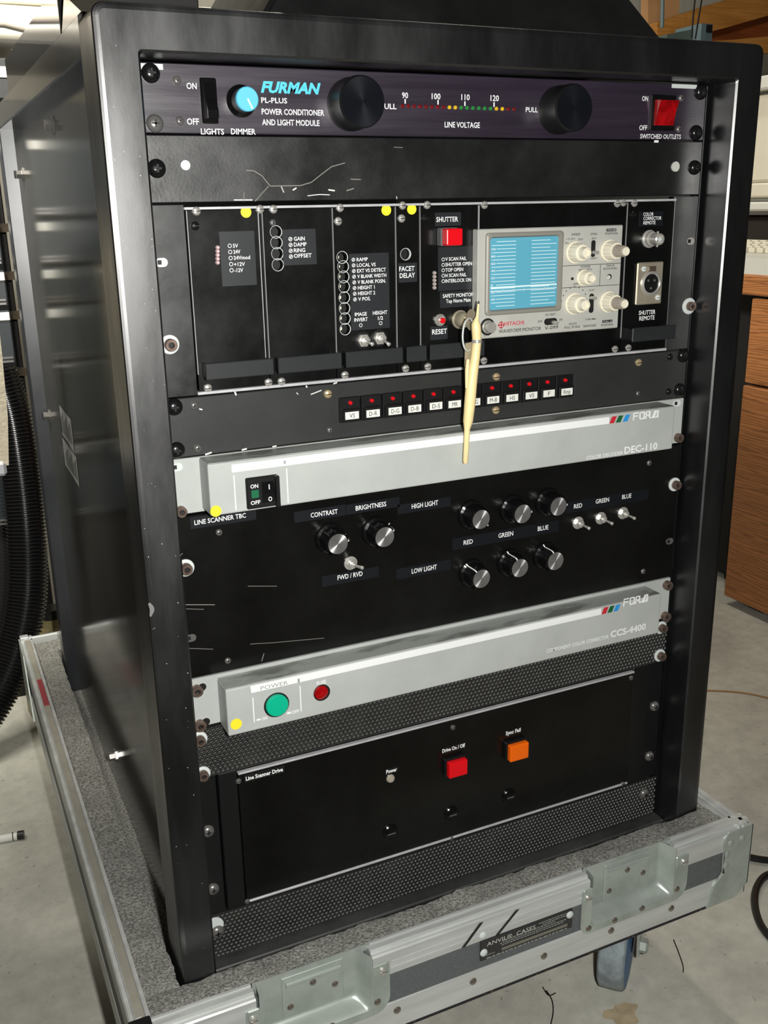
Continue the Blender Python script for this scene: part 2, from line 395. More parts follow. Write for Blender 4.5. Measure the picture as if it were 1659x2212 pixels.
part('rear_frame', mb, mat('rear_frame_paint', (44, 46, 50), 0.30, spec=1.0, var=0.2, scale=8, rvar=0.03), rack)
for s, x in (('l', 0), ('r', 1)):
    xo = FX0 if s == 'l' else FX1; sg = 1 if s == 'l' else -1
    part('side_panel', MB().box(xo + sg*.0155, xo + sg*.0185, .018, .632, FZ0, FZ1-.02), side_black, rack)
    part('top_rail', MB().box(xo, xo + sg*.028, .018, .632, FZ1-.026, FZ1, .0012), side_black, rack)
    xi = -0.004 if s == 'l' else W + .004
    part('mounting_rail', MB().box(xi - .012*sg if s == 'l' else xi, xi if s == 'l' else xi+.012, .004, .012, Z0-.005, Z0+.716), black_paint, rack)
part('top_panel', MB().box(FX0+.02, FX1-.02, .018, .632, FZ1-.006, FZ1-.002), black_paint, rack)
part('back_panel', MB().box(FX0+.01, FX1-.01, .640, .644, FZ0, FZ1-.01), dark_chassis, rack)
part('bottom_rail', MB().box(.0, W+.004, -.012, .02, Z0-.030, Z0-.002, .001), mat('bottom_rail_dusty', (56, 57, 56), 0.5, var=0.3, scale=25), rack)
def side_at(u, v, x=FX0+.0155): return at(u, v, 0, x)
for u, v in ((115, 270), (50, 377), (107, 898), (250, 1632), (155, 1360)):
    p = side_at(u, v); mb = MB()
    mb.lathe(p, [(.0085, 0), (.0085, .0015), (.005, .0015), (.005, .0075), (.0, .0075)], 6, axis=(-1, 0, 0), smooth=False, cap=False)
    part('side_bolt', mb, screw_grey, rack, 'hex bolt on the side panel')
for ya, yb, za, zb in ((.402, .49, .366, .4035), (.392, .497, .328, .3635)):
    xs = FX0 + .0155
    mb = MB().add([(xs-.0004, yb, Z0+za+.002), (xs-.0004, ya, Z0+za), (xs-.0004, ya, Z0+zb-.001), (xs-.0004, yb, Z0+zb)], [[0, 1, 2, 3]])
    o = part('rating_label', mb, paper_grey, rack, 'grey printed rating label')
    mb = MB()
    for k in range(9):
        y0 = ya + .008 + k*.0095; mb.add([(xs-.0006, y0, Z0+za+.006), (xs-.0006, y0+.003, Z0+za+.006), (xs-.0006, y0+.003, Z0+zb-.006-.004*(k % 3)), (xs-.0006, y0, Z0+zb-.006-.004*(k % 3))], [[0, 1, 2, 3]])
    part('printed_lines', mb, black_ink, o)
# chips and scratches on the front frame
for pts, w in ((((440, 1375), (447, 1400), (441, 1430)), .0022), (((352, 878), (357, 884)), .0012), (((365, 1330), (330, 1360)), .0003), (((410, 1860), (383, 1866)), .0006), (((372, 1216), (395, 1195)), .0003), (((290, 92), (300, 110)), .0003), (((1612, 232), (1622, 229), (1634, 230)), .0003)):
    if pts[0] == (440, 1375): pts = ((322, 1303), (330, 1316), (325, 1332))
    q = [pp(u, v, -.03) for u, v in pts]; mb = MB()
    mb.tube([(x, -.0299, z) for x, z in q], [w*.4] + [w]*(len(q)-2) + [w*.3] if len(q) > 2 else w*.7, 5)
    for v_ in mb.v: v_.y = -.0299 - max(0, (-.0299 - v_.y)) * .08
    part('paint_chip', mb, mat('chip_grey', (120, 120, 118), 0.6), rack)

mb = MB()
for k in range(46):                                          # small chips in the paint of the left post
    zz = Z0 + random.uniform(.03, .72); xx = random.uniform(FX0+.002, FX0+t-.002); r_ = random.uniform(.00015, .00042)
    mb.add([(xx+r_*math.cos(a)*random.uniform(.6, 1.3), -.0302, zz+r_*math.sin(a)*random.uniform(.6, 1.6)) for a in (.3, 1.5, 2.6, 3.7, 5.0)], [[0, 1, 2, 3, 4]])
part('paint_specks', mb, mat('speck_white', (196, 198, 196), .6), rack)['kind'] = 'stuff'

def unit(name, label, n, nu, cat='rack unit'):
    return thing(name, label, cat, (W/2, 0.0, zU(n + nu)))
def face(p, n, nu, m, t=.003, name='front_panel', gap=.0005, bev=.0006):
    return part(name, MB().box(0, W, 0, t, zU(n+nu)+gap, zU(n)-gap, bev), m, p)
def chassis(p, n, nu, d=.25, ins=.018):
    return part('chassis', MB().box(ins, W-ins, .0035, d, zU(n+nu)+.002, zU(n)-.002), dark_chassis, p)

# ---------------------------------------------------------------- power conditioner
pc = unit('power_conditioner', 'purple-black rack power conditioner with cyan lettering and LED voltmeter, topmost unit', 0, 1)
face(pc, 0, 1, purple_black); chassis(pc, 0, 1)
dome(325, 158, pc, r=.0062); dome(334, 267, pc, screw_grey, r=.0058); dome(1513, 199, pc, screw_black, r=.0062); dome(1503, 287, pc, screw_black, r=.0062)
for u, v in ((382, 174), (388, 261), (1471, 212), (1466, 279)): smallcross(u, v, pc, .0028)
for q in (((304, 134), (352, 141), (352, 150), (304, 150)), ((1452, 181), (1510, 184), (1500, 192), (1450, 190))): quad('bare_metal_corner', q, nylon, pc, 0, .0002)
x0, zt = pp(429, 168); x1, zb = pp(471, 268)
o = part('light_switch', MB().box(x0, x1, -.0025, 0, zb, zt, .0008), gloss_black, pc)
zm = (zt+zb)/2; h = (zt-zb)*.40
mb = MB().prism([(x0+.002, -.0025, zm-h), (x0+.002, -.0025, zm+h), (x0+.002, -.0035, zm+h), (x0+.002, -.0055, zm+.001), (x0+.002, -.0105, zm-h*.55), (x0+.002, -.0105, zm-h)], 0, (x1-x0-.004, 0, 0))
part('rocker', mb, gloss_black, o)
for s, a in (('ON', (403, 192, 425, 14)), ('OFF', (404, 269, 430, 14)), ('LIGHTS', (434, 290, 484, 13)), ('DIMMER', (499, 290, 552, 13)), ('PL-PLUS', (564, 222, 620, 12)), ('POWER CONDITIONER', (565, 247, 700, 13)), ('AND LIGHT MODULE', (566, 270, 690, 13)), ('PULL', (822, 235, 856, 12)), ('LINE VOLTAGE', (960, 275, 1036, 12.5)), ('PULL', (1135, 242, 1161, 11)), ('ON', (1386, 218, 1399, 11)), ('OFF', (1380, 281, 1397, 11)), ('SWITCHED OUTLETS', (1382, 299, 1470, 10)), ('90', (868, 212, 881, 13)), ('100', (932, 214, 951, 13)), ('110', (996, 216, 1014, 13)), ('120', (1059, 218, 1077, 13))):
    text(s, *a, pc, bold=.016)
text('FURMAN', 563, 199, 693, 24, pc, cyan_ink, bold=.045, shear=.28)
for u, v in ((875, 219), (946, 221), (1004, 224), (1067, 226)): quad('scale_tick', ((u-1.2, v-5), (u+1.2, v-5), (u+1.2, v+5), (u-1.2, v+5)), white_ink, pc)
x, z = pp(519, 219)
o = part('dimmer_knob', MB().lathe((x, 0, z), [(.0105, 0), (.0105, .0025), (.0085, .0045), (.0078, .013)], 32), knob_black, pc)
part('knob_cap', MB().lathe((x, -.013, z), [(.0078, 0), (.0078, .003), (.0072, .0036)], 32), cyan_cap, o)
mb = MB().box(-.0005, .0005, -.0004, 0, -.0068, .0002); mb.v = [Matrix.Rotation(-.45, 3, 'Y') @ v_ + Vector((x, -.0166, z)) for v_ in mb.v]
part('pointer', mb, white_ink, o)
for x, z, r in ((.1535, Z0+.6880, .0176), (.3320, Z0+.6880, .0176)):
    o = part('lamp_knob', MB().lathe((x, 0, z), [(r*1.02, 0), (r*1.02, .006), (r*.985, .008), (r*.985, .0215), (r*.93, .023)], 48), satin_black, pc, 'large black pull-out lamp knob')
    part('knob_face', MB().lathe((x, -.023, z), [(r*.93, .0001), (0, .0001)], 48, cap=False), mat('spun_black', (30, 33, 40), 0.32, 0.6, aniso=0.6), o)
for k in range(20):
    u = 869 + 241*k/19; v = 229 + 7*k/19
    m = led_dred if k < 8 or k > 17 else led_yel if k in (8, 9, 16, 17) else led_grn
    x, z = pp(u, v)
    stamp('led', 'barled' + m.name, lambda mb: mb.lathe((0, 0, 0), [(.0015, 0), (.0014, .0008), (.0008, .0013), (0, .0014)], 10, cap=False), m, (x, 0, z), pc)
x0, zt = pp(1406, 204); x1, zb = pp(1453, 283)
o = part('outlet_switch', MB().box(x0, x1, -.0022, 0, zb, zt, .0006), gloss_black, pc)
zm = (zt+zb)/2; h = (zt-zb)*.36
part('red_rocker', MB().prism([(x0+.003, -.001, zm-h), (x0+.003, -.001, zm+h), (x0+.003, -.0095, zm+h*.9), (x0+.003, -.006, zm), (x0+.003, -.004, zm-h)], 0, (x1-x0-.006, 0, 0)), dred_lens, o, 'translucent red rocker')
quad('paint_chip', ((1414, 303), (1423, 303), (1421, 308), (1412, 308)), white_ink, pc)

# ---------------------------------------------------------------- blank panel
bpn = unit('blank_panel', 'plain black blanking plate with scratches under the purple power conditioner', 1, 1, 'panel')
face(bpn, 1, 1, black_paint)
dome(338, 364, bpn, r=.0062); dome(1500, 362, bpn, r=.0060)
for u, v, m in ((400, 357, nylon), (1458, 360, plastic_grey)): disc('rivet', u, v, 11, m, bpn, t=.0012)
def scratch(pts, p, m, w=.00022, y=0.0):
    q = [pp(u, v, y) for u, v in pts]; mb = MB()
    for (xa, za), (xb, zb_) in zip(q, q[1:]):
        d = Vector((xb-xa, zb_-za)); nrm = Vector((-d.y, d.x)).normalized() * w
        mb.add([(xa-nrm.x, y-.0003, za-nrm.y), (xb-nrm.x, y-.0003, zb_-nrm.y), (xb+nrm.x, y-.0003, zb_+nrm.y), (xa+nrm.x, y-.0003, za+nrm.y)], [[0, 1, 2, 3]])
    return part('scratch', mb, m, p)
sc = mat('scratch_grey', (130, 128, 122), 0.6); scw = mat('scratch_white', (214, 216, 212), 0.6)
for pts, m, w in ((((531, 368), (548, 369), (566, 380), (580, 398), (584, 402), (648, 401), (672, 394), (700, 372), (716, 360), (745, 352)), sc, .0003), (((580, 402), (560, 424), (551, 435)), sc, .00025), (((527, 415), (526, 435)), sc, .0002), (((664, 423), (690, 420), (712, 421)), scw, .0003), (((607, 402), (613, 416)), scw, .0003), (((709, 410), (723, 412)), scw, .0005), (((757, 387), (779, 388)), sc, .0003), (((632, 411), (640, 406)), scw, .0005), (((505, 432), (545, 432)), scw, .0004), (((856, 424), (857, 430)), scw, .0003), (((850, 318), (870, 319)), sc, .0002), (((748, 412), (764, 407)), sc, .0004)):
    scratch(pts, bpn, m, w)

# ---------------------------------------------------------------- card cage and its modules
ZT, ZB = zU(2), zU(5)
cage = unit('card_cage', 'black card cage with bare aluminium edges holding plug-in modules, slotted ears at both ends', 2, 3, 'card cage')
XB = [x_at(u, ZT-.004) for u in (400, 563, 715, 851.5, 904.5, 1032, 1354, 1457)]
part('ear', MB().box(0, XB[0]-.0006, 0, .003, ZB+.0005, ZT-.0005, .0005), cage_black, cage)
part('ear', MB().box(XB[-1]+.0006, W, 0, .003, ZB+.0005, ZT-.0005, .0005), mat('bounce_lit_ear', (70, 71, 70), 0.36, col2=(40, 41, 42), scale=12, rvar=.08), cage)  # right ear coloured lighter for light bounced onto it from the post
part('top_edge', MB().box(XB[0]-.001, XB[-1]+.001, -.0016, .03, ZT-.0042, ZT-.0024, .0003), silver, cage)
part('bottom_edge', MB().box(XB[0]-.001, XB[-1]+.001, -.0016, .03, ZB+.0008, ZB+.0030, .0003), silver, cage)
part('cage_body', MB().box(XB[0], XB[-1], .012, .28, ZB+.003, ZT-.005), deep_black, cage)
earslot(349, 567, cage); socket(366, 744, cage)
earslot(1491, 521, cage, screw_grey); socket(1487, 661, cage, .0040, .0072)
for u, v in ((468, 1000),): pass
ZMT, ZMB = ZT - .0048, ZB + .0036
ELINE = silver
def holed_panel(x0, x1, holes, m, p, r=.0043):
    """module front plate; each hole is cut into its own rectangular cell of a vertical strip"""
    y0, y1 = -.001, .0015
    if not holes: return part('module_panel', MB().box(x0, x1, y0, y1, ZMB, ZMT), m, p)
    hs = sorted(holes, key=lambda h: -h[1]); mb = MB()
    xa = min(h[0] for h in hs) - r - .0006; xb = max(h[0] for h in hs) + r + .0006
    mb.box(x0, xa, y0, y1, ZMB, ZMT); mb.box(xb, x1, y0, y1, ZMB, ZMT)
    tops = [hs[0][1] + r + .0006] + [(a[1]+b[1])/2 for a, b in zip(hs, hs[1:])]; bots = tops[1:] + [hs[-1][1] - r - .0006]
    mb.box(xa, xb, y0, y1, tops[0], ZMT); mb.box(xa, xb, y0, y1, ZMB, bots[-1])
    for (hx, hz), zt, zb in zip(hs, tops, bots):
        n = 24; rim = []; out = []; rr_ = min(r, zt-hz-.0001, hz-zb-.0001)
        for k in range(n):
            th = 2*PI*(k+.5)/n; dx, dz = math.cos(th), math.sin(th)
            t_ = min((xb-hx)/dx if dx > 0 else (xa-hx)/dx if dx < 0 else 9, (zt-hz)/dz if dz > 0 else (zb-hz)/dz if dz < 0 else 9)
            rim.append((hx+rr_*dx, hz+rr_*dz)); out.append((hx+t_*dx, hz+t_*dz))
        for cx_, cz_ in ((xa, zt), (xb, zt), (xa, zb), (xb, zb)):
            k = min(range(n), key=lambda q: (out[q][0]-cx_)**2+(out[q][1]-cz_)**2); out[k] = (cx_, cz_)
        mb.add([(a, y0, b) for a, b in out] + [(a, y0, b) for a, b in rim] + [(a, y1, b) for a, b in rim], [[k, (k+1) % n, n+(k+1) % n, n+k] for k in range(n)] + [[n+k, n+(k+1) % n, 2*n+(k+1) % n, 2*n+k] for k in range(n)])
    return part('module_panel', mb, m, p)
def module(i, name, label, holes=(), cat='module', handle=True, edge=True, hx=None):
    x0, x1 = XB[i] + .0004, XB[i+1] - .0004
    p = thing(name, label, cat, ((x0+x1)/2, 0, ZMB))
    hh = [pp(u, v, -.001) for u, v in holes]
    holed_panel(x0, x1, hh, module_black, p)
    if edge: part('edge_line', MB().box(x0-.0002, x0+.0003, -.0013, .001, ZMB+.012, ZMT), mat('worn_edge', (160, 160, 162), .4, .3), p)
    for k, (hx_, hz) in enumerate(hh):
        o = part('hole_rim', MB().lathe((hx_, .0015, hz), [(.0041, .0004), (.0042, .0026), (.0046, .0028), (.0046, .0024)], 20, cap=False), nylon, p)
        if i == 2: part('trimmer', MB().lathe((hx_-.0018, .0115, hz), [(.0017, 0), (.0017, .007), (.0005, .007)], 10), cream, o)
    if handle:
        a, b = (x0 + .002, x1 - .0005) if hx is None else hx
        z0, z1 = ZMB + .0095, ZMB + .0215
        o = part('handle', MB().box(a, b, -.0145, -.0125, z0, z1, .0006), mat('handle_black', (40, 42, 44), 0.38, var=.1, scale=30), p)
        for xx in (a + .0008, b - .0032): part('handle_leg', MB().box(xx, xx+.0024, -.0130, -.001, z0+.001, z1-.001), satin_black, o)
    return p
def plate(q, p, m=label_dark): return quad('label_plate', q, m, p, -.001, .0003)
YM = -.001; YL = -.0014
def T(s, a, p, **k): k.setdefault('bold', .014); return text(s, *a, p, y=k.pop('y', YL), **k)

m1 = module(0, 'power_supply_module', 'plug-in module marked with 5V and 24V lamps, widest black card on the left')
slot(424, 456, m1, y=YM); slot(421, 488, m1, y=YM, m=screw_black); slot(561, 452, m1, y=YM); slot(449, 838, m1, y=YM); slot(580, 826, m1, y=YM)
disc('yellow_dot', 531, 458, 12.5, yellow, m1, YM)
q = plate(((473, 502), (549, 497), (554, 614), (481, 620)), m1)
for k, (s, u1, b) in enumerate((('5V', 514, 535), ('24V', 519, 548), ('24Vmod', 540, 561), ('+12V', 529, 575), ('-12V', 525, 588))):
    ring(496 + k, 531 + 13.2*k, 4.6, q, y=YL); T(s, (503 + .8*k, b, u1, 8.5), q)
for k in range(5):
    x, z = pp(470, 534.5 + 8.2*k, YM); stamp('led', 'mled_p', lambda mb: mb.lathe((0, 0, 0), [(.0016, 0), (.0016, .001), (.0009, .0022), (0, .0024)], 10, cap=False), led_clear, (x, YM, z), m1)
part('divider_strip', MB().box(x_at(555, ZT-.004), x_at(556.2, ZT-.004), -.0016, 0, ZMB+.02, ZMT), silver, m1)

m2 = module(1, 'servo_gain_module', 'plug-in module labelled GAIN DAMP RING OFFSET with four round holes', ((596, 501), (597, 524), (599, 548), (600, 572)))
slot(590, 452, m2, y=YM); smallcross(589, 481, m2, .0024, YM); slot(608, 824, m2, y=YM)
q = plate(((609, 497), (681, 493), (684, 570), (612, 574)), m2)
for k, (s, u1, b) in enumerate((('GAIN', 658, 520), ('DAMP', 662, 532.5), ('RING', 659, 545), ('OFFSET', 673, 557))):
    ring(627 + .4*k, 516.5 + 12.6*k, 4.6, q, y=YL, slash=True); T(s, (634.5, b, u1, 8.8), q)

m3 = module(2, 'vertical_ramp_module', 'plug-in module listing RAMP to V POS with eight holes and two toggle switches', ((739, 556), (741, 576), (742, 598), (743, 619), (743.5, 643), (744, 666), (745, 688), (745.5, 711)))
slot(734, 449, m3, y=YM); slot(730, 478, m3, y=YM); slot(745, 810, m3, y=YM)
disc('yellow_dot', 834, 454, 12, yellow, m3, YM)
q = plate(((754, 549), (838, 545), (843, 709), (759, 713)), m3)
for k, (s, u1) in enumerate((('RAMP', 794), ('LOCAL VS', 811), ('EXT VS DETECT', 833), ('V BLANK WIDTH', 834), ('V BLANK POSN.', 833), ('HEIGHT 1', 809), ('HEIGHT 2', 810), ('V POS.', 800))):
    ring(763 + .5*k, 561 + 12.25*k, 4.2, q, y=YL, slash=True); T(s, (770 + .5*k, 564.5 + 12.2*k, u1, 8), q)
for s, a in (('IMAGE', (766, 683, 792, 8)), ('INVERT', (765, 695, 794, 8)), ('HEIGHT', (805, 680, 836, 8)), ('1/2', (816, 691, 827, 8))): T(s, a, q)
ring(779, 702.5, 4, q, y=YL); ring(822, 698, 4, q, y=YL)
def toggle(u, v, p, y=0.0, r=.0042, tip=(0.0, -.002), lm=steel, nut=steel, washer=None, ln=.0115, wm_=None):
    x, z = pp(u, v, y); mb = MB()
    if washer: mb.mi = 1; mb.lathe((x, y, z), [(washer, 0), (washer, .0008), (r, .001)], 24, cap=False); mb.mi = 0
    mb.lathe((x, y, z), [(r*1.25, .0006), (r*1.25, .0026), (r*1.1, .0030)], 6, smooth=False)
    mb.lathe((x, y, z), [(r*.85, .0030), (r*.85, .0058), (r*.6, .0064), (r*.2, .0064)], 16)
    o = part('toggle_switch', mb, [nut, wm_ or satin_black], p)
    lv = MB().tube([(x, y-.006, z), (x+tip[0]*.6, y-.006-ln*.6, z+tip[1]*.6), (x+tip[0], y-.006-ln, z+tip[1]), (x+tip[0], y-.0065-ln, z+tip[1])], [.0009, .0012, .0016, .0009], 10)
    part('lever', lv, lm, o); return o
toggle(784, 735, m3, YM, tip=(.0, -.001), washer=.0068); toggle(819, 730, m3, YM, tip=(.0, -.003), washer=.0068)

m4 = module(3, 'facet_delay_module', 'narrow plug-in module labelled FACET DELAY with a single hole', ((876, 549),))
slot(869, 444, m4, y=YM); slot(867, 472, m4, y=YM); slot(876, 796, m4, y=YM)
disc('yellow_dot', 889, 452, 11.5, yellow, m4, YM)
q = plate(((860, 570), (900, 566), (901, 608), (862, 611)), m4)
T('FACET', (862, 586, 895, 10.5), q); T('DELAY', (863, 600.5, 896, 10.5), q)

m5 = module(4, 'shutter_module', 'plug-in module with square red SHUTTER button and key switch', hx=(XB[4]+.002, XB[5]-.0005))
slot(922, 443, m5, y=YM); slot(918, 472, m5, y=YM, m=screw_black); slot(924, 792, m5, y=YM)
q = plate(((940, 461), (995, 457), (996, 486), (940, 490)), m5); T('SHUTTER', (942, 479.5, 989, 11), q)
x0, zt = pp(943, 492, YM); x1, zb = pp(980, 530, YM)
o = part('shutter_button', MB().box(x0, x1, -.0085, YM, zb, zt, .0008), mat('lit_bezel_grey', (96, 96, 98), 0.5, var=.2, scale=200), m5)  # black bezel coloured grey to show its side as lit
part('red_lens', MB().box(x0+.0004, x1-.0004, -.0165, -.0085, zb+.0004, zt-.0004, .0012, 2), red_lens, o, 'square red lens')
q = plate(((946, 535), (1024, 530), (1025, 625), (947, 629)), m5)
for k, (s, u1) in enumerate((('V SCAN FAIL', 1007), ('SHUTTER OPEN', 1019), ('TOP OPEN', 1000), ('H SCAN FAIL', 1007), ('INTERLOCK ON', 1017))):
    ring(957, 560.5 + 11.7*k, 4, q, y=YL); T(s, (961.5, 563.5 + 11.8*k, u1, 7.8), q)
q = plate(((950, 631), (1025, 627), (1026, 661), (951, 665)), m5)
T('SAFETY MONITOR', (956, 643.5, 1022, 8.2), q); T('Top Norm Main', (963, 654.5, 1016, 8.2), q)
q = plate(((929, 706), (966, 703), (967, 732), (930, 735)), m5); T('RESET', (933, 722.5, 965, 11), q)
for k in range(5):
    x, z = pp(938, 589.5 + 8*k, YM); stamp('led', 'mled_s', lambda mb: mb.lathe((0, 0, 0), [(.0016, 0), (.0016, .001), (.0009, .0022), (0, .0024)], 10, cap=False), led_smoke, (x, YM, z), m5)
x, z = pp(949, 691, YM)
o = part('reset_nut', MB().lathe((x, YM, z), [(.0048, 0), (.0048, .002), (.0038, .003), (.0034, .0042), (.0022, .0042)], 12, smooth=False), steel, m5)
part('reset_button', MB().lathe((x, YM-.004, z), [(.0022, 0), (.0022, .0025), (.0016, .0032), (0, .0034)], 14, cap=False), red_lens, o)
KX, KZ = pp(993, 690, YM)
o = part('key_switch', MB().lathe((KX, YM, KZ), [(.0074, 0), (.0074, .0012), (.0062, .0022), (.0062, .008), (.0052, .0098), (.0020, .0098)], 28), tin, m5)
part('key_slot', MB().box(KX-.0006, KX+.0006, YM-.0102, YM-.009, KZ-.0035, KZ+.0035), deep_black, o)

# ---------------------------------------------------------------- waveform monitor
wm = thing('waveform_monitor', 'small grey waveform monitor with blue screen and cream knobs, fitted in a black plate', 'monitor', ((XB[5]+XB[6])/2, 0, ZMB))
holed_panel(XB[5]+.0004, XB[6]-.0004, (), module_black, wm)
part('edge_line', MB().box(XB[5]+.0001, XB[5]+.0008, -.0014, .001, ZMB+.012, ZMT), silver, wm)
for u, v in ((1046, 443), (1333, 440), (1346, 438), (1045, 779), (1328, 754)): slot(u, v, wm, y=YM)
YW = -.010
q = [pp(u, v, YW) for u, v in ((1030.5, 493), (1345, 488), (1336.5, 708), (1033, 733))]
wx0 = (q[0][0]+q[3][0])/2; wx1 = (q[1][0]+q[2][0])/2; wz1 = (q[0][1]+q[1][1])/2; wz0 = (q[2][1]+q[3][1])/2
part('monitor_panel', MB().box(wx0, wx1, YW, YM, wz0, wz1, .0008), bezel_grey, wm)
def box4(pts, y):
    q = [pp(u, v, y) for u, v in pts]
    return (q[0][0]+q[3][0])/2, (q[1][0]+q[2][0])/2, (q[2][1]+q[3][1])/2, (q[0][1]+q[1][1])/2
bx0, bx1, bz0, bz1 = box4(((1046, 503), (1214, 498), (1211, 671), (1049, 682)), YW)
iw = .0065; mb = MB(); lo = []
for ins, y in ((0, YW), (0, YW-.0018), (.0014, YW-.0026), (.0030, YW-.0026), (iw, YW+.0050)):
    r = .003; l = []
    for cx, cz, a0 in ((bx1-ins-r, bz1-ins-r, 0), (bx0+ins+r, bz1-ins-r, PI/2), (bx0+ins+r, bz0+ins+r, PI), (bx1-ins-r, bz0+ins+r, 1.5*PI)):
        for k in range(5): th = a0 + PI/2*k/4; l.append((cx+r*math.cos(th), y, cz+r*math.sin(th)))
    lo.append(l)
n = 20; mb.add([p for l in lo for p in l], [[i*n+k, i*n+(k+1) % n, (i+1)*n+(k+1) % n, (i+1)*n+k] for i in range(4) for k in range(n)])
o = part('screen_surround', mb, crt_bezel, wm)
YS = YW - .0004; sx0, sx1, sz0, sz1 = bx0+.0042, bx1-.0042, bz0+.0042, bz1-.0042
scr = part('screen', MB().box(sx0, sx1, YS, YS+.0003, sz0, sz1), screen_blue, wm, 'pale blue graticule screen')
mb = MB(); sw = sx1-sx0; sh = sz1-sz0
def gl(xa, xb, za, w=.00022): mb.add([(xa, YS-.0003, za-w), (xb, YS-.0003, za-w), (xb, YS-.0003, za+w), (xa, YS-.0003, za+w)], [[0, 1, 2, 3]])
for k in range(19):
    zz = sz1 - sh*(.05 + .90*k/18)
    big = k % 2 == 0
    gl(sx0+sw*(.09 if big else .02), sx0+sw*.37, zz); gl(sx0+sw*.60, sx0+sw*(.88 if k in (0, 2, 13, 17) else .97), zz)
gl(sx0+.0005, sx1-.0005, sz1-sh*.685, .0006); gl(sx0+.0005, sx1-.0005, sz1-sh*.735, .0003)
for k in range(25):
    xx = sx0 + sw*(.03 + .94*k/24); hh = .0011 if k % 4 == 0 else .0006
    mb.add([(xx-.00015, YS-.0003, sz1-sh*.735-hh), (xx+.00015, YS-.0003, sz1-sh*.735-hh), (xx+.00015, YS-.0003, sz1-sh*.735+hh), (xx-.00015, YS-.0003, sz1-sh*.735+hh)], [[0, 1, 2, 3]])
part('graticule', mb, mat('graticule_white', (214, 236, 240), 0.4), scr)
for s, k in (('100', 2), ('80', 4), ('60', 6), ('40', 8), ('20', 10), ('0', 12), ('20', 14), ('40', 16)):
    zz = sz1 - sh*(.05 + .90*k/18)
    text(s, 0, 0, 0, 0, scr, white_ink, y=YS, x0=sx0+sw*.015, x1=sx0+sw*(.075 if len(s) > 1 else .045), z=zz-.0008, h=.0017, bold=.0)
YP = YW - .0002
def TW(s, a, m=black_ink, **k): return text(s, *a, wm, m, y=YP, **k)
for s, a in (('SWEEP', (1234, 509, 1253, 5)), ('SYNC', (1275, 508, 1290, 5)), ('POSITION', (1307, 507, 1333, 5)), ('2H', (1220, 527, 1227, 4)), ('1.5-2H', (1223, 518, 1241, 4)), ('2V', (1248, 519, 1259, 4)), ('INT', (1278, 517, 1288, 4)), ('EXT', (1277, 560, 1289, 4)), ('POWER', (1254, 578.5, 1275, 4.6)), ('INTENSITY', (1250, 585.5, 1279, 4.6)), ('TRACE', (1308, 576, 1327, 4.6)), ('ROTATION', (1303, 583, 1331, 4.6)), ('VOLTS', (1228, 702.5, 1245, 5)), ('FULL SCALE', (1219, 710, 1252, 5)), ('RESPONSE', (1260, 707, 1287, 5)), ('POSITION', (1298, 705, 1323, 5)), ('FLAT', (1272, 629, 1284, 4)), ('CHROMA', (1264, 692, 1287, 4)), ('DC REST', (1178, 682.5, 1200, 5)), ('OFF', (1161, 697, 1171, 5)), ('ON', (1207, 693, 1214, 5)), ('OFF', (1238, 616, 1249, 5)), ('LOCK', (1044, 726.5, 1057, 4.5)), ('WAVEFORM MONITOR', (1077, 720, 1168, 8.2)), ('V-099', (1176, 712.5, 1205, 8.2))):
    TW(s, a, bold=0.004 if a[3] < 7 else .0)
TW('HITACHI', (1089, 703.5, 1131, 8.5), hit_red, bold=.018)
x, z = pp(1082.5, 702, YP); mb = MB().lathe((x, YP, z), [(.0019, .0002), (.0026, .0002)], 20, cap=False, smooth=False)
for a in (0, PI/2): mb.box(x-.0027*abs(math.cos(a))-.0004, x+.0027*abs(math.cos(a))+.0004, YP-.0002, YP, z-.0027*abs(math.sin(a))-.0004, z+.0027*abs(math.sin(a))+.0004)
part('logo', mb, hit_red, wm)
for s, c4 in (('FINE', (1310, 500, 1331, 494)), ('PULL x5', (1301, 697.5, 1323, 691))):
    xa, za = pp(c4[0], c4[1], YP); xb, zb = pp(c4[2], c4[3], YP)
    o = part('black_tag', MB().box(xa, xb, YP-.0002, YP, za, za+.0022), black_ink, wm)
    text(s, 0, 0, 0, 0, o, grey_ink, y=YP-.0002, x0=xa+.0008, x1=xb-.0008, z=za+.0005, h=.0013, bold=0)
for (u0, v0), (u1, v1) in (((1213, 574), (1342, 569)), ((1213, 622), (1338, 615))):
    xa, za = pp(u0, v0, YP); xb, zb = pp(u1, v1, YP); za = (za+zb)/2
    part('divider_line', MB().box(xa, xb, YP-.0002, YP, za-.0002, za+.0002), black_ink, wm)
xa, za = pp(1297, 572, YP); part('divider_line', MB().box(xa-.0001, xa+.0002, YP-.0002, YP, za-.017, za), black_ink, wm)
mb = MB()
for k in range(9):
    th = PI*(.05 + .9*k/8); x, z = pp(1240, 655, YP); r0, r1 = .0128, .0142
    mb.box(x+r0*math.cos(th)-.0003, x+r0*math.cos(th)+.0003, YP-.0002, YP, z+r0*math.sin(th), z+r0*math.sin(th)+.0012)
part('dial_marks', mb, black_ink, wm)
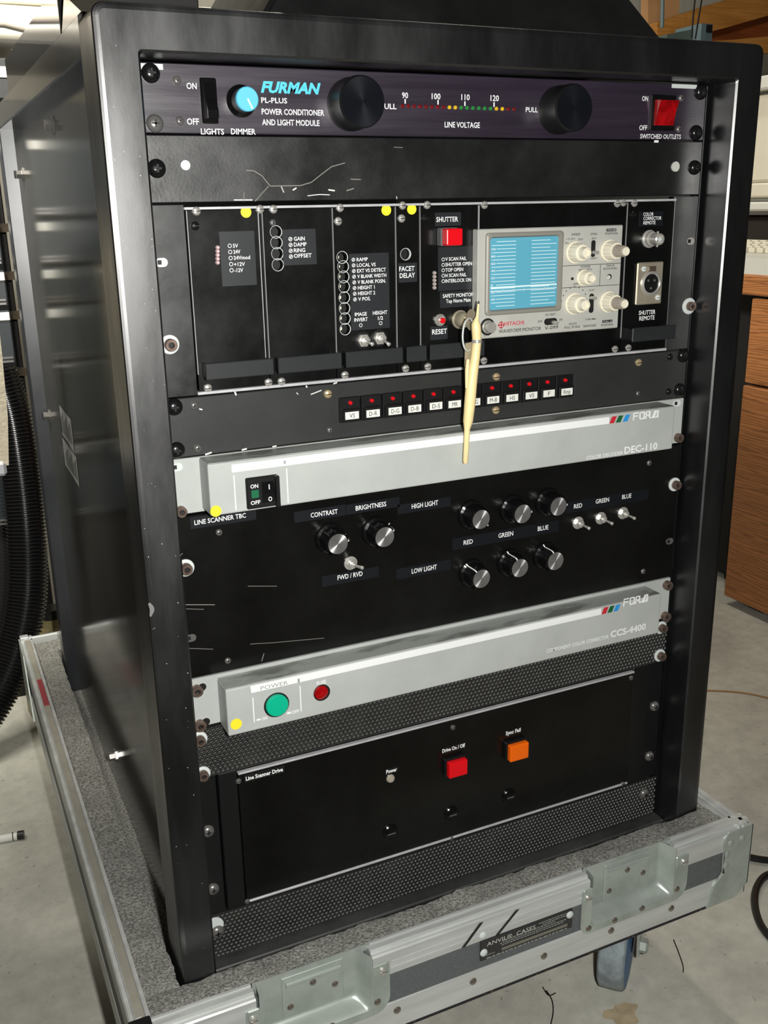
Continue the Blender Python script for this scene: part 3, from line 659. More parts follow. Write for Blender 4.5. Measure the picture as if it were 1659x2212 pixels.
def creamknob(u, v, big, dual=False, lab=None):
    x, z = pp(u, v, YW); s = .84 if big else .64
    o = part('knob', MB().lathe((x, YW, z), [(.0105*s, 0), (.0105*s, .0018), (.0092*s, .0022), (.0082*s, .0115*s + .001), (.0078*s, .0125*s + .001)] + ([] if dual else [(.0056*s, .0130*s+.001), (.0050*s, .020*s+.001), (.0036*s, .0203*s+.001), (.0034*s, .0185*s+.001)]), 48, flute=(16, .022, 2, 4)), cream, wm, lab)
    if dual:
        i = part('inner_knob', MB().lathe((x, YW-.0135*s, z), [(.0062*s, 0), (.0058*s, .003), (.0050*s, .011), (.0042*s, .0118)], 48, flute=(16, .03, 0, 2)), cream2, o)
        part('knob_tip', MB().lathe((x, YW-.0135*s-.0118, z), [(.0042*s, 0), (.0040*s, .0005), (.0026*s, .0005), (.0024*s, .0002)], 24), cream, o)
creamknob(1240, 545, True); creamknob(1314, 541, True, True); creamknob(1259, 600, False); creamknob(1238, 656, True); creamknob(1312, 652, True, True)
def slider(u, v, w, h, lu, lv, horizontal=False):
    x, z = pp(u, v, YW); mb = MB(); pts = []
    for k in range(20):
        th = 2*PI*k/20; r = min(w, h)/2
        pts.append((x + (w/2-r)*(1 if math.cos(th) > 0 else -1) + r*math.cos(th), z + (h/2-r)*(1 if math.sin(th) > 0 else -1) + r*math.sin(th)))
    o = part('slide_switch', MB().xz(pts, YW, .0006), deep_black, wm)
    lx, lz = pp(lu, lv, YW)
    part('slider', MB().lathe((lx, YW, lz), [(.0016, 0), (.0014, .007), (.0010, .0076)], 12), steel, o)
slider(1281, 537, .0040, .0135, 1281, 545); slider(1277, 655, .0045, .0160, 1276, 643); slider(1189, 694.5, .0125, .0055, 1194, 696)
x, z = pp(1053, 706, YW); o = part('thumbscrew', MB().lathe((x, YW, z), [(.0052, 0), (.0052, .001), (.0044, .0012), (.0044, .0065), (.0038, .0072)], 32, flute=(24, .02, 2, 3)), steel, wm)
part('recess', MB().lathe((x, YW, z), [(.0068, 0), (.0068, .0003)], 28, smooth=False), deep_black, wm)
disc('trim_hole', 1316, 598, 6, deep_black, wm, YW, .0003); disc('trim_screw', 1314.5, 599, 4.5, plastic_grey, wm, YW, .0005); disc('power_lamp', 1236, 602, 3.2, deep_black, wm, YW, .0005)

# ---------------------------------------------------------------- remote connector module
m7 = module(6, 'remote_connector_module', 'plug-in module with round coaxial socket and steel XLR socket beside the monitor')
slot(1370, 439, m7, y=YM); slot(1367, 464, m7, y=YM, m=screw_black); slot(1357, 751, m7, y=YM)
q = plate(((1381, 459), (1432, 455), (1431, 487), (1380, 490)), m7, label_blue)
for s, a in (('COLOR', (1389, 466.5, 1411, 7.6)), ('CORRECTOR', (1389, 475.5, 1428, 7.6)), ('REMOTE', (1389, 485, 1415, 7.6))): T(s, a, q)
T('SHUTTER', (1379, 680.5, 1415, 9.5), m7, y=YM); T('REMOTE', (1380, 692.5, 1413, 9.5), m7, y=YM)
x, z = pp(1401, 516, YM)
o = part('coaxial_socket', MB().lathe((x, YM, z), [(.0075, 0), (.0075, .0015), (.0062, .0022), (.0062, .005), (.0048, .0055), (.0048, .0148), (.0040, .0154), (.0036, .0154), (.0034, .010)], 28), steel, m7)
part('pin', MB().lathe((x, YM-.009, z), [(.0018, 0), (.0018, .0058), (.0008, .0058), (.0006, .004)], 14), nylon, o)
part('bayonet_lug', MB().lathe((x, YM-.0115, z-.0042), [(.001, 0), (.001, .0022)], 8, axis=(0, 0, -1)).lathe((x, YM-.0115, z+.0042), [(.001, 0), (.001, .0022)], 8, axis=(0, 0, 1)), steel, o)
x0, x1, z0, z1 = box4(((1373, 567), (1430, 565), (1426, 655), (1371, 659)), YM)
o = part('xlr_socket', MB().box(x0, x1, YM-.0022, YM, z0, z1, .0009), mat('nickel', (186, 177, 158), .32, .55, var=.1, scale=40), m7)
xc, zc = (x0+x1)/2 + .001, (z0+z1)/2
part('socket_rim', MB().lathe((xc, YM-.0022, zc), [(.0105, 0), (.0105, .0012), (.0088, .0020), (.0080, .0012), (.0080, 0)], 32, cap=False), steel, o)
part('socket_insert', MB().lathe((xc, YM-.0022, zc), [(.0082, 0), (.0082, .0004)], 28, smooth=False), satin_black, o)
mb = MB()
for a in (.6, 2.5, 4.7): mb.lathe((xc+.0042*math.cos(a), YM-.0026, zc+.0042*math.sin(a)), [(.0011, 0), (.0011, .0005)], 10, smooth=False)
part('socket_pins', mb, screw_grey, o)
part('release_tab', MB().box(xc-.0042, xc+.0042, YM-.0038, YM-.0020, zc+.0098, zc+.0145, .0006), mat('brown_tab', (96, 84, 72), .35, .4), o)
for dx, dz in ((-.0085, .0125), (.0085, -.0125)):
    stamp('screw', 'slot%s%.4f' % (nylon.name, .0024), mk_slot(.0024), [nylon, screw_grey], (xc+dx, YM-.0022, zc+dz), o)

# ---------------------------------------------------------------- push-button panel
bpan = unit('push_button_panel', 'charcoal panel with a row of twelve labelled push buttons below the card cage', 5, 1)
face(bpan, 5, 1, panel_grey); chassis(bpan, 5, 1)
for u, v in ((376, 879), (381, 972), (1475, 768), (1467, 842)): dome(u, v, bpan, r=.0062)
for u, v in ((419, 876), (427, 968), (1447, 771), (1444, 846)): smallcross(u, v, bpan, .0030, m=screw_grey if u < 1000 else screw_black)
for u, v in ((708, 851), (1072, 814), (1071, 886), (1379, 783)): slot(u, v, bpan, .0033, m=brass)
for u, v in ((712, 929), (1378, 850)): smallcross(u, v, bpan, .0022)
Lb = ['VS', 'D-R', 'D-G', 'D-B', 'D-S', 'MR', 'M-G', 'M-B', 'HS', 'VS', 'F', 'Rmp']
xa, zc0 = pp(758, 883); xe, zc1 = pp(1219, 833); zc = (zc0 + zc1)/2
pitch = (xe-xa)/11
xa -= .002; 
for k in range(12):
    xc = xa + pitch*k; hw = pitch*.475
    o = part('push_button', MB().box(xc-hw, xc+hw, -.0035, 0, zc-.0098, zc+.0098, .0004), satin_black, bpan)
    part('button_cap', MB().box(xc-hw+.0012, xc+hw-.0012, -.0068, -.0035, zc-.0088, zc+.0012, .0006), satin_black, o)
    stamp('led', 'bled', lambda mb: mb.lathe((0, 0, 0), [(.0016, 0), (.0016, .0012), (.0010, .0022), (0, .0025)], 12, cap=False), led_red, (xc, -.0035, zc+.0055), o)
    jz = random.uniform(-.0003, .0003); jx = random.uniform(-.0006, .0006)
    part('button_label', MB().box(xc-hw*.66+jx, xc+hw*.66+jx, -.0071, -.0068, zc-.0068+jz, zc-.0010+jz), label_paper, o)
    s = Lb[k]; wd = {1: .0022, 2: .0050, 3: .0070}[len(s)]
    if k == 0: wd = .0044
    text(s, 0, 0, 0, 0, o, black_ink, y=-.0071, x0=xc-wd/2+jx, x1=xc+wd/2+jx, z=zc-.0056+jz, h=.0036, bold=0.0, raise_=.0002)
for pts, m, w in ((((671, 852), (694, 843)), scw, .0004), (((507, 846), (510, 854)), scw, .0006), (((661, 833), (663, 837)), scw, .0006), (((720, 829), (728, 826)), scw, .0005), (((640, 848), (644, 852)), scw, .0003), (((522, 972), (533, 969)), scw, .0006), (((443, 982), (457, 977)), scw, .0006), (((588, 965), (597, 963)), scw, .0005), (((430, 883), (437, 885)), scw, .0005)): scratch(pts, bpan, m, w)

# ---------------------------------------------------------------- grey FOR.A units
DB = .0235
def grey_unit(n, name, label, xl, xr, model, mtxt, desc, dtxt, fora, bars, stripe, power, bz, cat='rack unit'):
    p = unit(name, label, n, 1, cat); z0, z1 = zU(n+1)+.0006, zU(n)-.0006
    part('ear_plate', MB().box(0, W, 0, .003, z0+.001, z1, .0004), grey_face, p)
    chassis(p, n, 1)
    a, b = xl, xr; zlo, zhi = z0 + bz[0], z1 - bz[1]
    mb = MB().box(a, b, -DB, -.0005, zlo, zhi, .0012, 2)
    part('front_box', mb, grey_face, p)
    part('top_skin', MB().box(a+.0006, b-.0006, -DB+.0014, -.0006, zhi-.0001, zhi+.0004), grey_worn, p)
    Y = -DB
    q = [pp(u, v, Y) for u, v in stripe]; zc = [(q[0][1]+q[1][1])/2, (q[2][1]+q[3][1])/2]
    part('white_stripe', MB().xz([(q[0][0], zc[0]), (q[1][0], zc[0]), (q[2][0], zc[1]), (q[3][0], zc[1])], Y, .0002), white_ink, p)
    hS = zc[0]-zc[1]
    for u0, m in zip(bars, (red_ink, green_ink, blue_ink)):
        xx = x_at(u0, zc[1], Y); part('colour_bar', MB().xz([(xx, zc[1]), (xx+.0050, zc[1]), (xx+.0078, zc[0]), (xx+.0028, zc[0])], Y, .0002), m, p)
    # lettermark built from strokes: F, square O, R, dot, A
    fx0, fz0 = pp(fora[0], fora[1], Y); fx1 = x_at(fora[2], fz0, Y); h = fora[3]*pxmm(fora[0], fora[1], Y); w = (fx1-fx0)/4.35; s = h*.15; mb = MB()
    jt = [0]
    def st(x0, z0_, x1, z1_):
        jt[0] += 1; mb.box(fx0+x0*w, fx0+x1*w, Y-.0002-.00004*jt[0], Y, fz0+z0_*h, fz0+z1_*h)
    e = .15; e2 = s/w
    st(0, 0, e2, .8); st(0, 1-e, 1, 1); st(0, .45, .8, .45+e)
    st(1.1, 0, 1.1+e2, 1); st(2-e2, 0, 2, 1); st(1.1, 0, 2, e); st(1.1, 1-e, 2, 1)
    st(2.12, 0, 2.12+e2, 1); st(2.12, 1-e, 2.95, 1); st(2.95-e2, .4, 2.95, 1); st(2.12, .4, 2.95, .4+e); st(2.7, 0, 2.7+e2, .45); st(2.7, 0, 3.2, e)
    st(3.35, 0, 4.35, e); st(4.35-e2, 0, 4.35, 1); st(3.8, 1-e, 4.35, 1)
    mb.xz([(fx0+3.35*w, fz0), (fx0+3.35*w+s*1.2, fz0), (fx0+3.8*w+s*1.2, fz0+h), (fx0+3.8*w, fz0+h)], Y, .0013)
    part('lettermark', mb, white_ink, p)
    text(model, *mtxt, p, white_ink, y=Y, bold=.022); text(desc, *dtxt, p, white_ink, y=Y, bold=.002)
    for (u, va, vb) in power:
        xx, za = pp(u, va, Y); _, zb = pp(u, vb, Y)
        part('panel_line', MB().box(xx-.0004, xx+.0004, Y-.0002, Y, zb, za), white_ink, p)
    return p
dec = grey_unit(6, 'colour_decoder', 'grey protruding colour decoder with white stripe and black ON OFF rocker', .0245, .4520,
    'DEC-110', (1348, 980, 1419, 15), 'COLOR DECODER', (1266, 993, 1345, 8), (1367, 908, 1421, 16), (1316, 1330, 1345), ((500, 1006), (1316, 899), (1316, 914), (501, 1022)), ((505, 1027, 1103), (619, 1012, 1087)), (.0035, .0008))
earslot(382, 1009, dec); socket(390, 1104, dec, .0042, 0); earslot(1462, 871, dec); socket(1463, 945, dec, .0042, 0)
disc('yellow_dot', 466, 1104, 12, yellow, dec, -DB)
text('POWER', 530, 1015, 588, 9, dec, grey_ink, y=-DB-.0002, bold=0, raise_=.0003); quad('stripe_tick', ((613, 995), (617, 995), (617, 1002), (613, 1002)), dim_ink, dec, -DB-.0002)
x0, x1, z0, z1 = box4(((526, 1033), (595, 1023), (603, 1089), (535, 1099)), -DB)
o = part('power_switch', MB().box(x0, x1, -DB-.0030, -DB, z0, z1, .0008), satin_black, dec)
w = x1-x0; ym = -DB-.0030
part('green_window', MB().box(x0+w*.14, x0+w*.37, ym-.0003, ym, (z0+z1)/2-.0035, (z0+z1)/2+.0025), green_win, o)
mb = MB().prism([(x0+w*.47, ym, z0+.004), (x0+w*.47, ym-.0015, z0+.004), (x0+w*.47, ym-.0045, (z0+z1)/2-.001), (x0+w*.47, ym-.0012, z1-.004), (x0+w*.47, ym, z1-.004)], 0, (w*.36, 0, 0))
part('rocker', mb, gloss_black, o)
part('guard', MB().box(x1-w*.13, x1, ym-.004, ym, z0, z1, .0006), satin_black, o)
text('ON', 0, 0, 0, 0, o, white_ink, y=ym, x0=x0+w*.12, x1=x0+w*.36, z=z1-.0078, h=.0030, bold=.02); text('OFF', 0, 0, 0, 0, o, white_ink, y=ym, x0=x0+w*.10, x1=x0+w*.40, z=z0+.0035, h=.0030, bold=.02)
text('I', 0, 0, 0, 0, o, white_ink, y=ym-.0036, x0=x0+w*.64, x1=x0+w*.67, z=(z0+z1)/2+.0028, h=.0038, bold=.02); text('O', 0, 0, 0, 0, o, white_ink, y=ym-.0042, x0=x0+w*.60, x1=x0+w*.72, z=(z0+z1)/2-.0062, h=.0036, bold=.02)

# ---------------------------------------------------------------- line scanner control panel
tb = unit('scanner_control_panel', 'glossy black control panel with eight silver-capped knobs and four toggle switches', 7, 3, 'control panel')
face(tb, 7, 3, tbc_black); chassis(tb, 7, 3)
socket(400, 1226, tb); socket(1456, 1046, tb, .0042, .0066); earslot(412, 1378, tb, screw_grey); earslot(1446, 1169, tb, screw_grey)
for u, v in ((473, 1150), (492, 1427), (1402, 1000), (1389, 1234)): smallcross(u, v, tb, .0026)
def strip(pts, p=tb): return quad('label_strip', pts, label_blue, p, 0, .0002)
for pts, tx in ((((410, 1118), (552, 1098), (554, 1122), (412, 1143)), (('LINE SCANNER TBC', (420, 1134, 531, 10.5)),)), (((634, 1106), (745, 1090), (748, 1112), (637, 1130)), (('CONTRAST', (671, 1118, 729, 10.5)),)), (((746, 1092), (862, 1072), (864, 1094), (749, 1112)), (('BRIGHTNESS', (768, 1103, 834, 10.5)),)), (((858, 1092), (972, 1072), (974, 1092), (860, 1112)), (('HIGH LIGHT', (889, 1099, 946, 10.5)),)), (((855, 1230), (972, 1208), (974, 1230), (858, 1252)), (('LOW LIGHT', (889, 1239, 943, 10.5)),)), (((694, 1247), (816, 1222), (820, 1245), (698, 1268)), (('FWD / RVD', (729, 1253, 783, 10.5)),)), (((976, 1166), (1205, 1122), (1208, 1144), (978, 1192)), (('RED', (1001, 1177, 1021, 10)), ('GREEN', (1076, 1162, 1108, 10)), ('BLUE', (1161, 1147, 1184, 10)))), (((1220, 1090), (1400, 1052), (1402, 1074), (1222, 1114)), (('RED', (1239, 1098.5, 1257, 9.5)), ('GREEN', (1286, 1088, 1315, 9.5)), ('BLUE', (1343, 1078, 1363, 9.5))))):
    o = strip(pts)
    zz = [None]
    for s, a in tx: text(s, *a, o, white_ink, y=-.0002, bold=.012)
def blackknob(u, v, ang):
    x, z = pp(u, v); r = .0128
    o = part('knob', MB().lathe((x, 0, z), [(r, .0006), (r, .0022), (r*.96, .0034), (r*.80, .0046), (r*.76, .0165), (r*.70, .0178), (r*.66, .0178)], 60, flute=(10, .025, 3, 4)), knob_black, tb, 'black knob with spun metal cap')
    part('knob_cap', MB().lathe((x, -.0178, z), [(r*.645, .0003), (0, .0003)], 48, cap=False), spun, o)
    ux, uz = math.cos(ang), math.sin(ang); px, pz = -uz*.0005, ux*.0005; mb = MB()
    path = [(r*.66, .0182), (r*.74, .0180), (r*.81, .0164), (r*.84, .0050), (r*.99, .0038)]
    for (ra, ha), (rb, hb) in zip(path, path[1:]):
        mb.add([(x+ux*ra-px, -ha-.0003, z+uz*ra-pz), (x+ux*rb-px, -hb-.0003, z+uz*rb-pz), (x+ux*rb+px, -hb-.0003, z+uz*rb+pz), (x+ux*ra+px, -ha-.0003, z+uz*ra+pz)], [[0, 1, 2, 3]])
    part('pointer', mb, white_ink, o)
KN = [(730, 1175, .15), (831, 1160, .5), (1039, 1122, -.75), (1129, 1110, .05), (1206, 1094, .02), (1040, 1250, 2.2), (1123, 1227, 1.95), (1200, 1212, 1.9)]
for u, v, a in KN:
    p3 = at(u, v, 1, -.0178); bu, bv = proj((p3.x, 0, p3.z)); blackknob(bu, bv, a)
for u, v, tp in ((757, 1216, (.003, .001)), (1248, 1129, (.0, -.0005)), (1297, 1119, (0, -.0005)), (1345, 1108, (0, -.0005))): toggle(u, v, tb, 0, .0038, tp, washer=.0058, wm_=steel)
for pts, m, w in ((((535, 1266), (598, 1266)), sc, .0002), (((395, 1306), (464, 1306)), sc, .0003), (((402, 1315), (440, 1316)), sc, .0002), (((540, 1391), (590, 1388), (700, 1378)), sc, .0002), (((570, 1411), (565, 1428)), sc, .0003), (((400, 1400), (460, 1402)), sc, .0002)): scratch(pts, tb, m, w)

# ---------------------------------------------------------------- colour corrector
ccs = grey_unit(10, 'colour_corrector', 'grey protruding colour corrector with round green power button and red fuse', .0258, .4515,
    'CCS-4400', (1318, 1377, 1394, 14), 'COMPONENT COLOR CORRECTOR', (1180, 1410, 1314, 8), (1346, 1310, 1398, 16), (1299, 1312, 1325), ((541, 1489), (1299, 1308), (1299, 1322), (543, 1503)), ((546, 1507, 1561), (648, 1482, 1537)), (.0, .0030))
for u, v in ((424, 1490), (431, 1565), (1439, 1263), (1435, 1330)): socket(u, v, ccs, .0046, 0)
for u, v in ((437, 1484), (445, 1559)): disc('mounting_slot', u, v, 8, deep_black, ccs, 0, .0004)
disc('yellow_dot', 510, 1564, 11.5, yellow, ccs, -DB)
text('POWER', 563, 1491, 622, 9, ccs, dim_ink, y=-DB-.0002, bold=0.0, raise_=.0003); quad('stripe_tick', ((643, 1466), (647, 1466), (647, 1474), (643, 1474)), dim_ink, ccs, -DB-.0002)
text('FUSE', 684, 1480, 704, 8, ccs, y=-DB); text('ON', 566, 1556, 577, 7, ccs, y=-DB); text('OFF', 630, 1542, 646, 7, ccs, y=-DB)
quad('switch_mark', ((554, 1554), (563, 1552), (563, 1555), (554, 1557)), white_ink, ccs, -DB); quad('switch_mark', ((620, 1539), (628, 1537), (628, 1541), (620, 1543)), white_ink, ccs, -DB)
x, z = pp(597, 1522, -DB); o = part('power_button', MB().lathe((x, -DB, z), [(.0105, 0), (.0105, .0010), (.0095, .0012)], 32), satin_black, ccs)
part('green_cap', MB().lathe((x-.0002, -DB, z+.0006), [(.0092, 0), (.0092, .0035), (.0084, .0044), (0, .0046)], 36, cap=False), green_btn, o)
x, z = pp(695, 1496, -DB); o = part('fuse_holder', MB().lathe((x, -DB, z), [(.0072, 0), (.0072, .0004)], 28, smooth=False), deep_black, ccs)
part('red_fuse_cap', MB().lathe((x-.0008, -DB, z+.0006), [(.0060, 0), (.0058, .0014), (.0040, .0022), (0, .0024)], 24, cap=False), dred_lens, o)
for pts, m, w in ((((1010, 1345), (1080, 1330)), sc, .0003),): pass

# ---------------------------------------------------------------- perforated vent panels
def perforated(n, name, label, lip):
    p = unit(name, label, n, 1, 'vent panel'); z0, z1 = zU(n+1)+.0008, zU(n)-.0008
    pit = .0040; rh = .00128; mb = MB(); rows = int((z1-z0)/(pit*.866)); cols = int(W/pit)
    dz = (z1-z0)/rows; dx = W/cols; nn = 6
    for r in range(rows):
        for c_ in range(cols):
            cx = (c_ + .5 + (.25 if r % 2 else -.25))*dx; cz = z0 + (r+.5)*dz
            outer = []; inner = []; deep = []
            # rectangular-hex cell: corners on a brick pattern
            hx_, hz = dx/2, dz/2
            for (ox, oz) in ((-hx_, -hz), (0, -hz), (hx_, -hz), (hx_, hz), (0, hz), (-hx_, hz)): outer.append((min(max(cx+ox, 0), W), 0, cz+oz))
            for k in range(6):
                th = -PI + PI/6*1.0 + k*PI/3; inner.append((cx+rh*math.cos(th), -.0002, cz+rh*math.sin(th))); deep.append((cx+rh*math.cos(th), .0014, cz+rh*math.sin(th)))
            mb.mi = 0; mb.add(outer+inner, [[k, (k+1) % 6, 6+(k+1) % 6, 6+k] for k in range(6)])
            mb.mi = 1; mb.add(inner+deep, [[k, (k+1) % 6, 6+(k+1) % 6, 6+k] for k in range(6)])
    mm = mat('perforated_black', (38, 38, 37), 0.34, spec=.8, var=.3, scale=40)
    part('perforated_sheet', mb, [mm, mat('punched_edge', (150, 152, 150), .4, .3)], p)
    part('edge_strip', MB().box(0, W, -.0004, .0016, z1-.0004, z1+.0004), mm, p); 
    part('edge_strip', MB().box(0, W, -.0004, .0016, z0-.0006, z0+.0004), mm, p)
    if lip: part('bottom_lip', MB().box(.016, W-.012, -.0002, .020, z0-.0012, z0, .0003), mat('worn_lip', (96, 94, 88), .55, col2=(40, 40, 40), scale=40), p)
    part('interior_shade_sheet', MB().box(.001, W-.001, .0120, .014, z0, z1), deep_black, p)  # near-black sheet stands in for the shaded interior behind the holes
    return p
v1 = perforated(11, 'vent_panel', 'black perforated vent strip between the grey corrector and the scanner drive', True)
for u, v in ((430, 1596), (437, 1671), (1427, 1355), (1424, 1415)): socket(u, v, v1, .0042, .0066)
v2 = perforated(15, 'vent_panel', 'black perforated vent strip at the very bottom of the rack', False)
dome(469, 2012, v2, screw_grey, r=.0062); dome(1391, 1714, v2, screw_grey, r=.0056)
x, z = pp(462, 2000); part('white_washer', MB().lathe((x, 0, z), [(.0085, 0), (.0085, .0006)], 20, smooth=False), nylon, v2)

# ---------------------------------------------------------------- line scanner drive
dr = unit('scanner_drive', 'flat black drive unit with square red and orange buttons near the bottom', 12, 3)
dz1, dz0 = zU(12)-.0006, zU(15)+.0006
dx0 = x_at(513, dz1-.003); dx1 = x_at(1368, dz1-.003)
for a, b in ((0, .019), (W-.019, W)): part('ear', MB().box(a, b, .002, .005, dz0, dz1, .0004), satin_black, dr)
for a, b in ((.0205, dx0-.0004), (dx1+.0004, W-.0205)): part('side_channel', MB().box(a, b, .0, .02, dz0, dz1, .0008), satin_black, dr)
part('drive_panel', MB().box(dx0, dx1, -.001, .002, dz0+.004, dz1-.004, .0004), tbc_black, dr)
part('drive_body', MB().box(dx0, dx1, .004, .3, dz0, dz1), deep_black, dr)
part('top_edge', MB().box(dx0, dx1, -.0022, .002, dz1-.0042, dz1-.0024, .0003), silver, dr); part('bottom_edge', MB().box(dx0, dx1, -.0022, .002, dz0+.0022, dz0+.0044, .0004), silver, dr)
for u, v in ((449, 1795), (460, 1920), (1413, 1525), (1402, 1633)): dome(u, v, dr, screw_grey, r=.0054, y=.002)
for u, v in ((515, 1687), (978, 1571), (1363, 1464), (534, 1947), (975, 1811), (1345, 1693)): slot(u, v, dr, .0024, y=-.001, m=screw_grey)
YD = -.001
for q, s, a in ((((528, 1672), (614, 1655), (614, 1668), (528, 1690)), 'Line Scanner Drive', (531, 1686, 611, 8.5)), (((831, 1661), (860, 1655), (860, 1666), (832, 1673)), 'Power', (834, 1671, 857, 8)), (((953, 1616), (1005, 1602), (1005, 1616), (954, 1630)), 'Drive On / Off', (955, 1626, 1004, 8)), (((1090, 1579), (1126, 1571), (1126, 1583), (1091, 1592)), 'Sync Fail', (1092, 1588, 1124, 8))):
    o = quad('label_strip', q, deep_black, dr, YD, .0003); text(s, *a, o, white_ink, y=YD-.0003, bold=.03)
x, z = pp(843, 1681, YD); part('power_lamp', MB().lathe((x, YD, z), [(.0040, 0), (.0040, .001), (.0030, .0024), (0, .003)], 20, cap=False), mat('lamp_clear', (186, 176, 160), .2, .3), dr)
for q, m, lb in ((((955, 1636), (1000, 1627), (1002, 1662), (958, 1672)), red_lens, 'square red button'), (((1086, 1601), (1131, 1590), (1133, 1626), (1089, 1638)), orange_lens, 'square orange button')):
    x0, x1, z0, z1 = box4(q, YD)
    o = part('square_button', MB().box(x0, x1, YD-.0045, YD, z0, z1, .0006), satin_black, dr)
    part('lens', MB().box(x0+.0012, x1-.0012, YD-.0105, YD-.0045, z0+.0006, z1-.0012, .0012, 2), dred_lens if m is red_lens and False else m, o, lb)
for u, v in ((843, 1797), (975, 1757), (1099, 1719)):
    x, z = pp(u, v, YD)
    o = part('fuse_cap', MB().lathe((x, YD, z), [(.0075, 0), (.0075, .0012), (.0066, .0020), (.0060, .0020), (.0056, .0030), (.0048, .0034)], 24), knob_black, dr)
    part('cap_slot', MB().box(x-.0038, x+.0038, YD-.0036, YD-.0032, z-.0006, z+.0006), screw_grey, o)

# ---------------------------------------------------------------- key, ring and trimming tool hanging at the key switch
YK = -.018
mb = MB()
kx, kz = KX, KZ
mb.box(kx-.0008, kx+.0008, -.0150, -.0095, kz-.003, kz+.003)
pts = []
for k in range(20):
    th = 2*PI*k/20; pts.append((kx, -.0185+.0055*math.cos(th), kz+.001+.0085*math.sin(th)*(1.0 if math.cos(th) > 0 else .75)))
mb.prism([(p[0]-.0009+(p[1]+.014)*-.3, p[1], p[2]) for p in pts], 0, (.0020, 0, 0))
solo('key', mb, tin, 'flat metal key turned in the key switch of the shutter module', 'key')
rc = at(1012, 723, 1, -.027); mb = MB(); pts = []
for k in range(29):
    th = .3 + 2*PI*k/28; pts.append((rc.x+.0115*math.cos(th)*.75, rc.y+.006*math.cos(th), rc.z+.0125*math.sin(th)))
solo('key_ring', MB().tube(pts, .0007, 8, cap=False), nylon, 'thin white split ring looped through the key', 'ring')
tool = None
def tp(u, v, y=-.030): p = at(u, v, 1, y); return (p.x, p.y, p.z)
tw = [(1034, 652, .0006), (1033, 662, .0011), (1031, 684, .0015), (1029, 692, .0026), (1028, 700, .0044), (1029, 716, .0046), (1030, 740, .0042), (1027, 770, .0044), (1022, 800, .0050), (1018, 830, .0054), (1015, 870, .0054), (1011, 910, .0048), (1009, 926, .0030), (1008.5, 940, .0028), (1005.5, 996, .0026), (1005, 1001, .0018)]
tool = thing('trimming_tool', 'long cream plastic trimming tool hanging from the key ring', 'tool', tp(1004, 1001))
o = part('tool_shaft', MB().tube([tp(u, v) for u, v, r in tw], [r*.84 for u, v, r in tw], 14), tool_cream, tool)
part('tool_clip', MB().tube([tp(1030, 733), tp(1030, 740)], .0041, 14), steel, o)
part('pocket_clip', MB().tube([tp(1011, 776, -.034), tp(1009, 800, -.034), tp(1008, 838, -.034)], [.0014, .0018, .0012], 8), tool_cream, o)
mb = MB(); qd = [tp(1005, 742, -.026), tp(1022, 738, -.026), tp(1023, 788, -.026), tp(1004, 793, -.026)]
mb.prism(qd, 0, (0, .0009, 0)); part('metal_tag', mb, tin, tool, 'flat brownish metal tag')
part('tool_tip', MB().tube([tp(1034, 650), tp(1033.7, 656)], [.0004, .0009], 8), deep_black, tool)

# ================================================================ FLIGHT CASE TRAY
YF, YB_, CX0, CX1, CT, CB = -.078, .742, -.078, .5405, Z0+.0205, Z0-.0645
case = thing('flight_case_base', 'aluminium-edged grey flight case tray on casters that the black rack stands in', 'case', ((CX0+CX1)/2, .3, 0.0))
L1, L4 = x_at(533, CT-.01, YF), x_at(840, CT-.01, YF); R1, R4 = x_at(1256, CT-.02, YF), x_at(1487, CT-.01, YF)
lw = R4 - R1; L1 = L4 - lw
PD = .013                                                   # depth of the recessed latch dishes
pk = [(L1+.0115, L4-.018), (R1+.0115, R4-.018)]               # pocket openings
zpk = CT - .056
mb = MB()
for a, b in ((CX0+.002, pk[0][0]), (pk[0][1], pk[1][0]), (pk[1][1], CX1-.002)): mb.box(a, b, YF+.0012, YF+.012, CB+.012, CT-.004)
for a, b in pk: mb.box(a, b, YF+.0012, YF+.012, CB+.012, zpk-.001)
part('front_board', mb, laminate, case)
part('side_board', MB().box(CX0+.0012, CX0+.012, YF+.002, YB_-.002, CB+.012, CT-.004), laminate, case)
part('side_board', MB().box(CX1-.012, CX1-.0012, YF+.002, YB_-.002, CB+.012, CT-.004), laminate, case)
part('back_board', MB().box(CX0+.002, CX1-.002, YB_-.012, YB_-.0012, CB+.012, CT-.004), laminate, case)
part('floor_board', MB().box(CX0+.002, CX1-.002, YF+.002, YB_-.002, CB+.002, CB+.012), mat('plywood', (90, 76, 62), .7, var=.2, scale=40), case)
EX = [(0, -.026), (0, -.0045), (.0012, -.0030), (.0042, -.0030), (.0046, -.0006), (.0058, 0), (.0098, 0), (.0104, -.0012), (.0110, -.0050), (.0125, -.0050), (.0130, -.0012), (.0140, -.0006), (.0165, -.0006), (.0170, -.010), (.0155, -.026)]
def extr(axis, a, b, base, sgn, nm='edge_extrusion'):
    poly = [(a, base + sgn*o, CT+z) for o, z in EX] if axis == 'x' else [(base + sgn*o, a, CT+z) for o, z in EX]
    return part(nm, MB().prism(poly, 0, (b-a, 0, 0) if axis == 'x' else (0, b-a, 0)), alu, case)
for a, b in ((CX0+.014, pk[0][0]-.002), (pk[0][1]+.003, pk[1][0]-.002), (pk[1][1]+.003, CX1)): extr('x', a, b, YF, 1)
extr('x', CX0, CX1, YB_, -1); extr('y', YF+.017, YB_, CX0, 1); extr('y', YF, YB_, CX1, -1)
part('ledge_strip', MB().box(CX0+.0055, CX0+.0125, YF+.02, YB_-.02, CT-.001, CT+.0004), beige_wood, case)
p0 = at(520 // 1, 1500, 2, CT)
